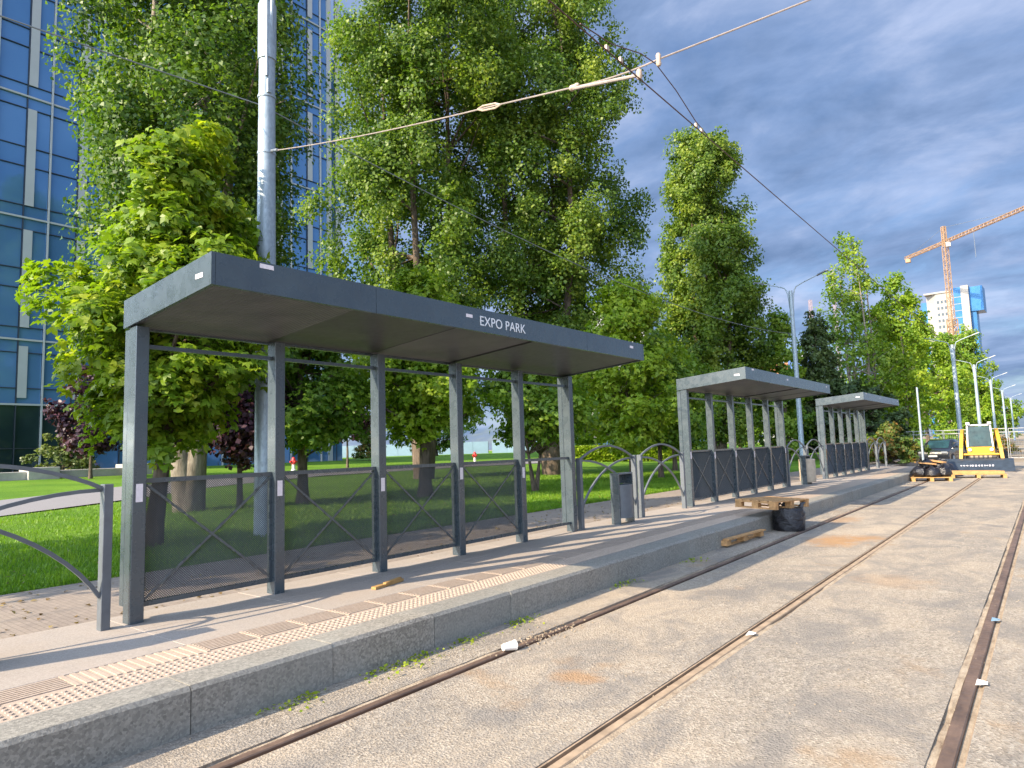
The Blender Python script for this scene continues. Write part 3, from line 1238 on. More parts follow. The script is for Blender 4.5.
# big poplars
tree('poplar_tree', (-17.3, 8.4, z_at(-17.3)), poplar, 3.2, 21, 2.95, 'huge dark poplar behind the yellow-green maple, left of the thick pole', 'leaf_poplar',
     240, 135000, .112, .30, 11, group=G1, warm=-.16, clump=(.5, .62), leaders=3, bark='pale_bark', out=.42, lobes=.24)
tree('poplar_tree', (-22.0, 21.2, z_at(-22)), poplar, 3.0, 31, 4.65, 'tall poplar right of the thick pole, left half of the big pair', 'leaf_poplar',
     290, 160000, .15, .36, 12, group=G1, clump=(.56, .75), leaders=3, out=.55, lobes=.15, warm=-.06)
tree('poplar_tree', (-18.8, 26.6, z_at(-18.8)), [(0, .25), (.1, .5), (.25, .82), (.45, 1.0), (.62, .95), (.85, .66), (1, .2)], 3.0, 31, 4.9, 'tall poplar with bulging right side, right half of the big pair', 'leaf_poplar',
     310, 175000, .15, .38, 13, group=G1, clump=(.56, .75), leaders=3, out=.5, lobes=.17, warm=.0)
# yellow-green maple in front
tree('maple_tree', (-11.95, 5.15, z_at(-11.95)), [(0, .35), (.2, .68), (.42, .96), (.6, .95), (.8, .62), (1, .15)], 1.6, 7.1, 1.75, 'yellow-green maple at the left, its low crown behind the end of the EXPO PARK shelter', 'leaf_maple',
     130, 24000, .135, .15, 21, lean=(.45, .55), palm=True, clump=(.36, .24), up=.9, out=.5, lobes=.28, warm=.02, group='maples and lindens on the lawn')
# maple out of frame on the left whose tips reach in
tree('maple_tree', (-11.9, -1.15, z_at(-11.9)), oval, 1.9, 5.6, 1.85, 'maple whose leaf tips poke in at the left edge of the photo', 'leaf_maple',
     90, 10000, .16, .13, 22, palm=True, clump=(.34, .24), up=.9, out=.5, group='maples and lindens on the lawn')
tree('linden_tree', (-14.3, -4.8, z_at(-14.3)), oval, 2.0, 8.0, 3.0, 'broad linden standing beyond the left edge of the photo', 'leaf_linden',
     100, 14000, .2, .2, 23, clump=(.5, .4), group='maples and lindens on the lawn')
# middle lindens behind the near shelter
tree('linden_tree', (-14.9, 14.4, z_at(-14.9)), oval, 1.9, 6.7, 2.0, 'bright linden seen over and through the middle bays of the EXPO PARK shelter', 'leaf_fresh',
     110, 20000, .135, .2, 24, palm=True, clump=(.38, .26), up=.8, out=.5, lobes=.3, group='maples and lindens on the lawn')
tree('linden_tree', (-16.5, 11.2, z_at(-16.5)), oval, 1.7, 5.9, 2.0, 'dark leafy linden seen between the second and third posts of the near shelter', 'leaf_linden',
     90, 15000, .135, .16, 25, palm=True, clump=(.4, .3), up=.7, out=.5, group='maples and lindens on the lawn', warm=-.05)
tree('linden_tree', (-13.2, 17.7, z_at(-13.2)), oval, 1.5, 4.9, 1.75, 'small linden with thin twin stems behind the open bay of the near shelter', 'leaf_linden',
     80, 12000, .15, .10, 26, clump=(.36, .26), up=.7, out=.5, group='maples and lindens on the lawn', leaders=2)
tree('linden_tree', (-12.7, 23.3, z_at(-12.7)), oval, 1.4, 7.6, 2.0, 'bright green linden between the near and middle shelters', 'leaf_fresh',
     120, 20000, .15, .11, 27, palm=True, clump=(.42, .32), up=.7, out=.5, lobes=.3, group='maples and lindens on the lawn', warm=.04)
tree('linden_tree', (-12.9, 26.2, z_at(-12.9)), oval, 1.4, 6.2, 1.9, 'linden partly hidden behind the bright one, left of the middle shelter', 'leaf_linden',
     80, 12000, .17, .11, 28, clump=(.42, .32), up=.7, group='maples and lindens on the lawn')
tree('linden_tree', (-15.2, 32.5, z_at(-15.2)), oval, 1.4, 6.4, 2.2, 'shady linden seen through the open side of the middle shelter', 'leaf_linden',
     80, 12000, .18, .12, 29, clump=(.45, .34), up=.7, group='maples and lindens on the lawn', warm=-.1)
# conical poplar
tree('poplar_tree', (-18.5, 47.0, z_at(-18.5)), [(0, .9), (.15, 1.0), (.4, .97), (.65, .84), (.85, .72), (.95, .6), (1, .3)], 2.2, 24.0, 3.75, 'tall cone-shaped poplar rising behind the middle shelter', 'leaf_poplar',
     290, 105000, .2, .36, 31, clump=(.56, .75), leaders=3, out=.45, lobes=.10, warm=.06)
# plum trees
for i, (x, y, H, rx, z_lo, lb, sd) in enumerate(((-38.5, 13.6, 5.4, 1.9, 1.6, 'purple-leaved plum tree in front of the glass office building', 41),
                                     (-17.0, 9.6, 3.4, 1.0, 1.5, 'small dark plum tree between the maple trunk and the thick pole', 42),
                                     (-36.5, 28.2, 4.4, 1.5, 2.2, 'slender plum sapling far out on the lawn', 43))):
    tree('plum_tree', (x, y, z_at(x)), oval, z_lo, H, rx, lb, 'leaf_plum', 45, 6500, .2 if i != 1 else .13, .09, sd, clump=(.36, .32), group='purple plum trees')
# trees past the middle shelter
GF = 'trees along the far end of the street'
tree('cypress_tree', (-12.8, 52.2, z_at(-12.8)), cone, .8, 10.4, 1.75, 'dark narrow cypress-like tree right of the double-armed lamp pole', 'leaf_dark', 110, 15000, .22, .16, 51, clump=(.32, .45), out=.5, lobes=.1, warm=.18, group=GF)
tree('cypress_tree', (-14.4, 49.0, z_at(-14.4)), cone, .8, 10.6, 1.9, 'green pointed tree left of the dark cypress', 'leaf_linden', 90, 13000, .22, .16, 52, clump=(.34, .45), out=.5, lobes=.12, group=GF)
tree('poplar_tree', (-12.6, 66.0, z_at(-12.6)), [(0, .8), (.3, 1), (.55, .75), (.8, .5), (1, .2)], 2.5, 20.2, 3.3, 'tall loose poplar with pale bare limbs near its double top', 'leaf_linden', 105, 10500, .25, .3, 53, clump=(.5, .7), leaders=4, bark='pale_bark', out=.6, lobes=.3, warm=.06, group=GF)
tree('poplar_tree', (-10.3, 70.5, z_at(-10.3)), oval, 1.5, 16.8, 2.9, 'shorter poplar just right of the tall loose one', 'leaf_fresh', 90, 12000, .28, .25, 54, clump=(.5, .6), leaders=3, bark='pale_bark', warm=-.1, group=GF)
tree('pine_tree', (-10.6, 52.0, z_at(-10.6)), [(0, .9), (.3, 1), (.7, .75), (1, .3)], .5, 5.4, 3.3, 'low dark spreading evergreen behind the farthest shelter', 'leaf_dark', 110, 15000, .24, .2, 55, clump=(.55, .22), up=.9, lobes=.3, group=GF)
tree('linden_tree', (-13.5, 86, z_at(-13.5)), oval, 1.2, 14.0, 3.8, 'broad bright tree behind the first pale pole', 'leaf_fresh', 95, 12000, .32, .25, 56, clump=(.65, .5), warm=-.14, group=GF)
tree('linden_tree', (-13.0, 108, z_at(-13.0)), oval, 1.2, 17.2, 4.4, 'broad bright tree between the first and second pale poles', 'leaf_fresh', 95, 12000, .36, .25, 57, clump=(.75, .55), warm=-.08, group=GF)
tree('linden_tree', (-12.8, 135, z_at(-12.8)), oval, 1.0, 18.0, 4.8, 'rounded tree behind the second and third pale poles', 'leaf_linden', 85, 10000, .42, .25, 58, clump=(.8, .6), group=GF, warm=.08)
tree('linden_tree', (-12.5, 172, z_at(-12.5)), oval, 1.0, 17.0, 5.2, 'far tree behind the fourth pale pole', 'leaf_fresh', 75, 9000, .5, .25, 59, clump=(.9, .7), group=GF, warm=-.08)
tree('linden_tree', (-11.5, 225, z_at(-11.5)), oval, 1.0, 13.5, 7.0, 'farthest rounded tree at the right end of the row', 'leaf_linden', 70, 8000, .6, .25, 60, clump=(1.1, .8), group=GF)
tree('linden_tree', (-16.5, 60, z_at(-16.5)), oval, 1.0, 7.5, 3.2, 'shaded tree behind the cypress', 'leaf_linden', 70, 9000, .28, .2, 61, clump=(.6, .5), group=GF, warm=-.06)
tree('poplar_tree', (-12.9, 175, z_at(-12.9)), poplar, 1.0, 24, 5.0, 'tall far poplar in front of the unfinished tower', 'leaf_linden', 90, 12000, .48, .3, 62, clump=(.9, 1.0), group=GF, warm=.04, leaders=3)
# background belt behind the hedge
GB = 'distant trees beyond the lawn'
for i, (x, y, H, rx, lm, lb) in enumerate(((-62, 62, 8.5, 4.5, 'leaf_linden', 'distant round tree beyond the hoarding, seen between the second and third posts'),
                                    (-47, 74, 7.5, 4.0, 'leaf_fresh', 'distant bright tree beyond the hoarding, seen through the third bay'),
                                    (-33, 66, 8.5, 4.2, 'leaf_linden', 'distant tree behind the open bay of the near shelter'),
                                    (-26, 72, 9.0, 4.2, 'leaf_linden', 'distant tree seen just left of the cone-shaped poplar'))):
    tree('linden_tree', (x, y, z_at(x)), oval, 1.2, H, rx, lb, lm, 60, 8000, .34, .2, 70 + i, clump=(.75, .55), group=GB)


def bush(loc, H, rx, ry, label, mat, seed, n=6000, leaf=.1, warm=0.0):
    return tree('bush', loc, [(0, .85), (.35, 1), (.7, .8), (1, .35)], .15, H, rx, label, mat, 60, n, leaf, .03, seed, ry, None, (.22, .16), out=.45, up=.7, cat='bush', warm=warm)


bush((-45.5, 14.6, z_at(-45.5)), 2.3, 1.9, 1.9, 'round pale variegated bush beside the concrete seat by the office', 'leaf_bush', 81, 7000, .15)
bush((-7.05, 42.6, -.05), 2.25, 1.5, 1.6, 'round green bush with reddish tips past the farthest shelter', 'leaf_rust', 82, 9000, .14, .06)
bush((-8.9, 46.5, -.05), 1.7, 1.2, 1.5, 'smaller low bush behind the round bush', 'leaf_linden', 85, 5000, .13)
bush((-48.0, 39.5, z_at(-48)), 3.1, 1.5, 1.5, 'rust-tinged bush far out on the lawn seen by the third post', 'leaf_rust', 83, 5000, .2, .1)
bush((-3.1, 62, -.12), 1.3, 1.1, 1.1, 'orange-tinged bush behind the loader', 'leaf_rust', 84, 4000, .16, .2)
# clipped hedge beyond the lawn
rs = np.random.RandomState(90)
hp = []
N = 26000
u = rs.uniform(0, 1, N)
hx = -18.5 - 9.0 * u + rs.normal(size=N) * .05
hy = 41.5 + 5.5 * (1 - u) + rs.normal(size=N) * .05
side = rs.uniform(-1, 1, N)
zz = rs.uniform(0, 1, N) ** .6
P = np.stack([hx + side * .2, hy + side * .65, .34 + zz * 1.25 + .08 * np.sin(u * 60)], 1)
V = leaf_cloud(rs, P, None, .17, .8)
hedge = empty('hedge', (0, 0, 0), 0, 'long low bright hedge across the lawn between the near and middle shelters', 'hedge')
link('foliage', leaf_mesh('foliage', V, np.clip(.5 + rs.normal(size=N) * .2, .02, .98), M['leaf_fresh']), hedge)
m = MB()
for k in range(40):
    q = k / 39
    m.tube([(-18.5 - 9 * q, 47 - 5.5 * q, .2), (-18.5 - 9 * q, 47 - 5.5 * q, 1.2)], .02, 5)
m.build('stems', M['bark'], hedge)

# grass blades on the near lawn and along its edge
rs = np.random.RandomState(91)
N = 150000
gx = -9.52 - np.abs(rs.exponential(4.2, N))
gy = rs.uniform(-1, 30, N)
ok = (gx > -26)
gx, gy = gx[ok], gy[ok]
# keep the footpath clear
ok = ~((np.abs(gx - np.interp(gy, [p[1] for p in pts], [p[0] for p in pts])) < 2.7))
gx, gy = gx[ok], gy[ok]
N = len(gx)
gz = .10 + .022 * np.clip(-gx - 9.0, 0, 41)
patch = np.sin(gx * 1.7 + 2 * np.sin(gy * .9)) * np.sin(gy * 1.3 + 1.6 * np.sin(gx * .8)) + .6 * np.sin(gx * 5.1 + gy * 3.7) * np.sin(gy * 4.3 - gx * 2.2)
edge = np.exp(-(-9.5 - gx) / .25)
h = rs.uniform(.03, .075, N) * (1 + .35 * patch) * (1 + 1.1 * edge * rs.uniform(0, 1, N))
a = rs.uniform(0, 6.28, N)
wd = rs.uniform(.006, .012, N)
lx, ly = rs.normal(size=N) * .03, rs.normal(size=N) * .03
B1 = np.stack([gx - np.cos(a) * wd, gy - np.sin(a) * wd, gz - .02], 1)
B2 = np.stack([gx + np.cos(a) * wd, gy + np.sin(a) * wd, gz - .02], 1)
T1 = np.stack([gx + lx + np.cos(a) * wd * .3, gy + ly + np.sin(a) * wd * .3, gz + h], 1)
T2 = np.stack([gx + lx - np.cos(a) * wd * .3, gy + ly - np.sin(a) * wd * .3, gz + h * .97], 1)
V = np.stack([B1, B2, T1, T2], 1).reshape(-1, 3)
M['grass'] = leaf_mat('grass_blade', (.08, .18, .012), (.155, .285, .018), (.25, .36, .03), .4)
tag(link('grass', leaf_mesh('grass', V, np.clip(.47 + .17 * patch + rs.normal(size=N) * .2, .02, .98), M['grass'])), 'short mown grass on the lawn', 'grass', None, 'stuff')

# dry leaves fallen on the lawn edge and the walkway
rs = np.random.RandomState(93)
N = 900
lx_ = -6.6 - np.abs(rs.normal(size=N)) * 3.0
ly_ = rs.uniform(0, 18, N)
lz_ = np.where(lx_ > -9.5, .126, .10 + .022 * np.clip(-lx_ - 9, 0, 41) + .04) + rs.uniform(0, .012, N)
V = leaf_cloud(rs, np.stack([lx_, ly_, lz_], 1), None, .05, 2.5)
M['dry_leaf'] = leaf_mat('dry_leaf', (.10, .06, .025), (.22, .14, .05), (.36, .27, .09), .15)
tag(link('fallen_leaves', leaf_mesh('fallen_leaves', V, rs.uniform(.05, .95, N), M['dry_leaf'])), 'dry leaves scattered over the walkway and lawn edge', 'leaves', None, 'stuff')

# fallen leaves and small weeds along the kerb foot
rs = np.random.RandomState(92)
N = 420
P = np.stack([KX + .04 + np.abs(rs.normal(size=N)) * .10, rs.choice([2.6, 3.4, 3.7, 4.3, 5.0, 7.0, 8.8], N) + rs.normal(size=N) * .13, rs.uniform(.004, .03, N)], 1)
V = leaf_cloud(rs, P, None, .028, 1.2)
tag(link('kerb_weeds', leaf_mesh('kerb_weeds', V, np.clip(.7 + rs.normal(size=N) * .2, .02, .98), M['leaf_maple'])), 'small yellow-green weeds and fallen leaves at the kerb foot', 'weeds', None, 'stuff')

# ------------------------------------------------------------------ glass office building
n = NT('office_glass')
g = n.ramp(n.noise(.12, 3), [(.3, (.085, .21, .42)), (.7, (.13, .28, .52))])
n.set(g, .06, .35, .8)
n.bump(n.noise(.9, 3), .10, .06)
M['office_glass'] = n.m
n = NT('office_glass_low')
n.set(n.ramp(n.noise(.3, 3), [(.3, (.02, .045, .05)), (.7, (.05, .09, .095))]), .06, .55, .9)
M['office_low'] = n.m
M['mullion_dark'] = plain('mullion_dark', (.05, .06, .08), .4, .3)
M['panel_white'] = plain('panel_white', (.42, .43, .43), .5, 0, .05, .8)
ob = empty('office_building', (-52, 0, 1.0), 0, 'tall blue glass office building with white bands at the left', 'building')
YA, YB, OH = 2.0, 38.0, 46.0
MB().box(-24, -.35, YA, YB, -1.2, OH).build('core', M['mullion_dark'], ob)
BAY = 3.13
yw0 = 15.31 - BAY * 4
LV = [4.45, 8.7, 16.9, 25.3, 33.6, 41.9]
bands = MB()
for z in LV:
    bands.box(.0, .10, YA, YB, z - .06, z + .06)
bands.build('white_band', M['panel_white'], ob)
vm = MB()
wp = MB()
dm = MB()
glass_stuff = MB()
count = 0
rg = random.Random(77)
for b in range(12):
    y0 = yw0 + b * BAY
    if y0 > YB - .5:
        break
    vm.box(.0, .16, y0 - .045, y0 + .045, -1, OH)
    dmy = y0 + BAY * .545
    dm.box(.0, .07, dmy - .03, dmy + .03, -1, OH)
    cells = []
    for i in range(len(LV)):
        z0 = LV[i]
        z1 = LV[i + 1] if i + 1 < len(LV) else OH
        h = z1 - z0
        fr = [0, .10, .42, .58, .90, 1] if h > 6 else [0, .25, .8, 1]
        for p, q in zip(fr[:-1], fr[1:]):
            cells.append((z0 + h * p, z0 + h * q))
        for p in fr[1:-1]:
            dm.box(.0, .05, max(YA, y0 + .05), min(YB, y0 + BAY - .05), z0 + h * p - .025, z0 + h * p + .025)
        wp.box(.052, .085, dmy + .04, dmy + .55, z0 + h * .10, z0 + h * .90)
    cells.append((-1, 1.6))
    cells.append((1.6, 4.45))
    dm.box(.0, .05, max(YA, y0 + .05), min(YB, y0 + BAY - .05), 1.58, 1.62)
    for (a, c) in ((y0 + .05, dmy - .035), (dmy + .035, y0 + BAY - .05)):
        a2, c2 = max(a, YA), min(c, YB)
        if c2 - a2 < .2:
            continue
        for (z0, z1) in cells:
            tl = rg.uniform(-.012, .012)
            t2 = rg.uniform(-.012, .012)
            v = [(-.05 + tl, a2, z0 + .03), (-.05 - tl, c2, z0 + .03), (-.05 - tl + t2, c2, z1 - .03), (-.05 + tl + t2, a2, z1 - .03)]
            v += [(p[0] - .03, p[1], p[2]) for p in v]
            ff = [(0, 1, 2, 3), (7, 6, 5, 4), (0, 4, 5, 1), (1, 5, 6, 2), (2, 6, 7, 3), (3, 7, 4, 0)]
            vis = 3 <= b <= 5 and z1 < 34
            if vis and count < 96:
                MB().add(v, ff).build('window', M['office_glass'] if z0 > 4 else M['office_low'], ob)
                count += 1
            else:
                glass_stuff.add(v, ff)
tag(glass_stuff.build('window_glazing', M['office_glass'], ob), kind='stuff')
vm.build('white_mullion', M['panel_white'], ob)
dm.build('dark_mullion', M['mullion_dark'], ob)
wp.build('white_panel', M['panel_white'], ob)
MB().box(-6, .12, YB + .01, YB + .45, -1, OH).build('corner_pillar', M['panel_white'], ob)
w = MB()
w.box(-20, -.2, YB + .46, YB + 1.75, -1, 39.4)
w.build('side_wing', M['office_glass'], ob)
w = MB()
for z in (8.7, 16.9, 20.5, 25.3, 33.6):
    w.box(-.195, -.12, YB + .46, YB + 1.76, z - .1, z + .1)
w.build('wing_band', M['panel_white'], ob)

# low concrete seats by the office
for (x, y, l, lb) in ((-41.5, 14.1, 4.2, 'long low concrete seat in front of the variegated bush'), (-41.0, 9.9, 3.0, 'low concrete seat cut by the left edge of the photo')):
    t = empty('concrete_seat', (x, y, z_at(x)), 0, lb, 'seat', 'low concrete seats')
    MB().bbox(-.5, .5, -l / 2, l / 2, 0, .42, .02).build('base', M['concrete'], t)
    MB().bbox(-.75, .75, l / 2 + .01, l / 2 + 1.4, 0, .62, .02).build('raised_block', M['concrete'], t)

# ------------------------------------------------------------------ hydrants
def hydrant(x, y, label):
    t = empty('fire_hydrant', (x, y, z_at(x)), 0, label, 'hydrant', 'red hydrants on the lawn')
    MB().lathe([(.16, 0), (.16, .05), (.10, .07), (.10, .38)], seg=14).build('barrel', M['sticker'], t, True)
    MB().lathe([(.14, .385), (.14, .43), (.13, .66), (.10, .76), (.04, .82)], seg=14).build('bonnet', M['red'], t, True)
    b = MB()
    b.lathe([(.06, -.25), (.06, .25)], (0, 0, .54), 10, 'y')
    b.lathe([(.06, 0), (.06, .22)], (0, 0, .54), 10, 'x')
    b.build('outlet', M['red'], t, True)


hydrant(-36.6, 24.2, 'red hydrant on the lawn just right of the thick pole')
hydrant(-35.0, 39.2, 'red hydrant farther off, seen through the fourth bay of the near shelter')

# ------------------------------------------------------------------ hoarding and construction fence
def hoarding(p, q, label, zb=.95, h=2.0):
    a, b = Vector(p), Vector(q)
    L = (b - a).length
    t = empty('hoarding', (a.x, a.y, zb), math.atan2(b.y - a.y, b.x - a.x), label, 'hoarding', 'blue site hoarding beyond the lawn')
    k = int(L / 2.4)
    for i in range(k):
        w = L / k
        MB().box(i * w + .02, (i + 1) * w - .02, -.02, .02, .05, h).build('panel', M['hoarding'], t)
    s = MB()
    for i in range(k + 1):
        s.box(i * L / k - .03, i * L / k + .03, .025, .10, -.2, h + .05)
    s.build('post_row', M['galv_dark'], t)


hoarding((-103, 66), (-72, 84), 'dark blue hoarding far left across the lawn')
hoarding((-71.5, 84.4), (-40, 100), 'pale blue hoarding behind the hedge')


def site_fence(x0, x1, y, label, zg=-.13):
    t = empty('fence_panel', (x0, y, zg), 0, label, 'fence', 'white site fence panels')
    w = x1 - x0
    H = 2.08
    f_ = MB()
    for a, b in (((0, 0, .1), (0, 0, H)), ((w, 0, .1), (w, 0, H)), ((0, 0, H - .02), (w, 0, H - .02)), ((0, 0, .14), (w, 0, .14)), ((0, 0, H * .88), (w, 0, H * .88)), ((w * .5, 0, .14), (w * .5, 0, H))):
        f_.tube([a, b], .021, 8)
    f_.build('frame', M['fence_wire'], t)
    g = MB()
    x = .12
    while x < w - .05:
        g.tube([(x, 0, .15), (x, 0, H - .03)], .0035, 4, False)
        x += .12
    z = .3
    while z < H:
        g.tube([(.03, 0, z), (w - .03, 0, z)], .0035, 4, False)
        z += .25
    g.build('wire_grid', M['fence_wire'], t)
    ft = MB()
    ft.bbox(-.12, .12, -.35, .35, 0, .13, .02)
    ft.build('foot', M['concrete'], t)


site_fence(-9.0, -5.55, 53.4, 'white site fence panel behind the black car')
site_fence(-5.5, -2.1, 53.5, 'white site fence panel behind the loader cab')
site_fence(-2.05, 1.35, 55.0, 'white site fence panel at the right edge of the photo')

# ------------------------------------------------------------------ black car
def make_car():
    t = empty('parked_car', (-5.3, 50.2, -.13), R(-8), 'black car parked by the site fence, left of the loader', 'car')
    # outline seen from the side: y along the length (front at -y), z up
    prof = [(-2.2, .32), (-2.25, .55), (-2.15, .78), (-1.2, .95), (-.55, 1.42), (-.1, 1.5), (.75, 1.47), (1.55, 1.08), (2.1, 1.0), (2.2, .7), (2.15, .32)]
    v, f = [], []
    xs = [-.86, -.80, -.62, .62, .80, .86]
    ins = [0, 0, 0, 0, 0, 0]
    n_ = len(prof)
    for x in xs:
        for (y, z) in prof:
            s = 1.0
            if abs(x) > .65 and z > 1.0:
                z2 = 1.0 + (z - 1.0) * (0.0 if abs(x) > .82 else .55)
            else:
                z2 = z
            sq = .97 if abs(x) > .82 else 1
            v.append((x, y * sq, z2))
    for i in range(len(xs) - 1):
        for k in range(n_):
            l = (k + 1) % n_
            f.append((i * n_ + k, (i + 1) * n_ + k, (i + 1) * n_ + l, i * n_ + l))
    f.append(tuple(range(n_)))
    f.append(tuple(range(6 * n_ - 1, 5 * n_ - 1, -1)))
    MB().add(v, f).build('body', M['car'], t, True)
    MB().add([(-.6, -1.20, .975), (.6, -1.20, .975), (.56, -.57, 1.425), (-.56, -.57, 1.425), (-.6, -1.18, .955), (.6, -1.18, .955), (.56, -.55, 1.405), (-.56, -.55, 1.405)],
             [(0, 1, 2, 3), (7, 6, 5, 4), (0, 4, 5, 1), (1, 5, 6, 2), (2, 6, 7, 3), (3, 7, 4, 0)]).build('windscreen', M['cab_glass'], t)
    for s in (-1, 1):
        MB().box(min(s * .72, s * .80), max(s * .72, s * .80), -.75, 1.2, 1.04, 1.30).build('side_window', M['glass_dark'], t)
        MB().cbox((s * .62, -2.2, .72), (.30, .1, .11)).build('headlight', M['galv_dark'], t)
        MB().cbox((s * .95, -.75, 1.02), (.16, .1, .12)).build('mirror', M['car'], t)
        for y in (-1.4, 1.35):
            w = MB().lathe([(.2, -.1), (.3, -.1), (.32, -.06), (.32, .06), (.3, .1), (.2, .1)], (s * .80, y, .32), 18, 'x').build('wheel', M['tyre'], t, True)
            MB().lathe([(.19, -.112), (.19, .112)], (s * .80, y, .32), 14, 'x').build('rim', M['galv'], w, True)
    MB().cbox((0, -2.24, .5), (.48, .03, .10)).build('number_plate', M['wall_grey_car'], t)


make_car()


# ------------------------------------------------------------------ yellow skid-steer loader
def make_loader():
    t = empty('loader', (-2.5, 37.6, 0), R(4), 'yellow loader with dark blue bucket standing on the track', 'loader')
    MB().bbox(-.58, .58, -1.1, 1.3, .35, .95, .03).build('chassis', M['machine_grey'], t)
    MB().bbox(-.52, .52, -1.16, -1.02, .72, 1.05, .02).build('front_cross_panel', M['yellow'], t)
    MB().bbox(-.6, .6, .75, 1.5, .7, 1.5, .05).build('engine_hood', M['yellow'], t)
    cab = MB()
    for s in (-1, 1):
        cab.tube([(s * .47, -.98, 1.02), (s * .43, -.80, 2.0)], .034, 8)
        cab.tube([(s * .47, .75, 1.0), (s * .43, .7, 2.0)], .034, 8)
    cab.bbox(-.46, .46, -.84, .78, 1.99, 2.05, .02)
    co = cab.build('cab_frame', M['sticker'], t)
    MB().add([(-.42, -.955, 1.06), (.42, -.955, 1.06), (.41, -.80, 1.95), (-.41, -.80, 1.95), (-.42, -.935, 1.06), (.42, -.935, 1.06), (.41, -.78, 1.95), (-.41, -.78, 1.95)],
             [(0, 1, 2, 3), (7, 6, 5, 4), (0, 4, 5, 1), (1, 5, 6, 2), (2, 6, 7, 3), (3, 7, 4, 0)]).build('windscreen', M['cab_glass'], co)
    for s in (-1, 1):
        MB().box(min(s * .455, s * .475), max(s * .455, s * .475), -.72, .65, 1.08, 1.93).build('side_pane', M['glass_dark'], co)
        MB().cbox((s * .40, -.90, 2.10), (.14, .08, .1)).build('work_light', M['white'], co)
    for s in (-1, 1):
        a = MB()
        a.strip([(s * .62, 1.4, 1.15), (s * .63, 1.0, 1.62), (s * .64, -.2, 1.74), (s * .66, -.95, 1.52), (s * .72, -1.40, .95), (s * .76, -1.55, .42)], .13, .22, (1, 0, 0))
        arm = a.build('lift_arm', M['yellow'], t)
        MB().tube([(s * .58, .7, .9), (s * .6, -.6, 1.36)], .05, 8).build('cylinder', M['machine_grey'], arm)
        for y in (-.62, .62):
            w = MB().lathe([(.22, -.15), (.38, -.15), (.42, -.1), (.42, .1), (.38, .15), (.22, .15)], (s * .82, y, .42), 20, 'x').build('wheel', M['tyre'], t, True)
            MB().lathe([(.21, -.13), (.21, .13)], (s * .83, y, .42), 14, 'x').build('rim', M['rim'], w, True)
            lug = MB()
            for k in range(16):
                an = k * math.pi / 8
                rot = Matrix.Rotation(an, 3, 'X')
                lug.cbox(Vector((s * .82, y, .42)) + rot @ Vector((0, 0, .425)), (.28, .05, .04), rot)
            lug.build('tread', M['tyre'], w)
    for s in (-1, 1):
        MB().lathe([(.07, -.03), (.07, .03)], (s * .40, -1.19, .93), 12, 'y').build('headlight', M['sticker'], t)
        MB().tube([(s * .5, -1.08, .95), (s * .56, -1.3, .8), (s * .62, -1.5, .5)], .022, 6).build('hydraulic_hose', M['tyre'], t)
    MB().tube([(-.66, -1.42, .72), (.66, -1.42, .72)], .05, 10).build('cross_tube', M['yellow'], t)
    for k in range(5):
        MB().box(-.4 + k * .17, -.3 + k * .17, -1.115, -1.102, .45, .68).build('grille_slat', M['rim'], t)
    b = MB()
    prof = [(-1.62, .05), (-2.55, .02), (-2.62, .04), (-2.0, .47), (-1.72, .55), (-1.56, .48)]
    b.prism(prof, 'x', -1.25, 1.12)
    bo = b.build('bucket', M['bucket'], t)
    MB().box(-1.26, 1.13, -2.70, -2.50, 0.0, .035).build('cutting_edge', M['machine_grey'], bo)
    # worn white lettering band on the bucket, too small to read
    l = MB()
    rg = random.Random(5)
    x = -.75
    q = Matrix.Rotation(R(-46.8), 3, 'X')
    while x < .45:
        w = rg.uniform(.03, .07)
        l.cbox((x, -2.31 - .004, .262), (w, .09 if rg.random() < .7 else .06, .008), Matrix.Rotation(R(34.7), 3, 'X'))
        x += w + .05
    l.build('worn_marking', M['sticker'], bo)


make_loader()


# ------------------------------------------------------------------ pallets, bags, rubbish
def make_pallet(name, loc, rz, label, w=1.2, d=.8, wood='wood', tilt=(0, 0), group='timber pallets'):
    t = empty(name, loc, rz, label, 'pallet', group)
    t.rotation_euler = (tilt[0], tilt[1], rz)
    k = 5
    for i in range(k):
        y = -d / 2 + i * (d - .12) / (k - 1)
        MB().box(-w / 2, w / 2, y, y + .12, .122, .144).build('deck_board', M[wood], t)
    for x in (-w / 2, -.06, w / 2 - .12):
        MB().box(x, x + .12, -d / 2, d / 2, .10, .1215).build('stringer_board', M[wood], t)
        for y in (-d / 2, -.06, d / 2 - .12):
            MB().box(x + .003, x + .117, y + .003, y + .117, .0225, .0995).build('block', M[wood], t)
        MB().box(x, x + .12, -d / 2, d / 2, 0, .022).build('runner', M[wood], t)
    return t


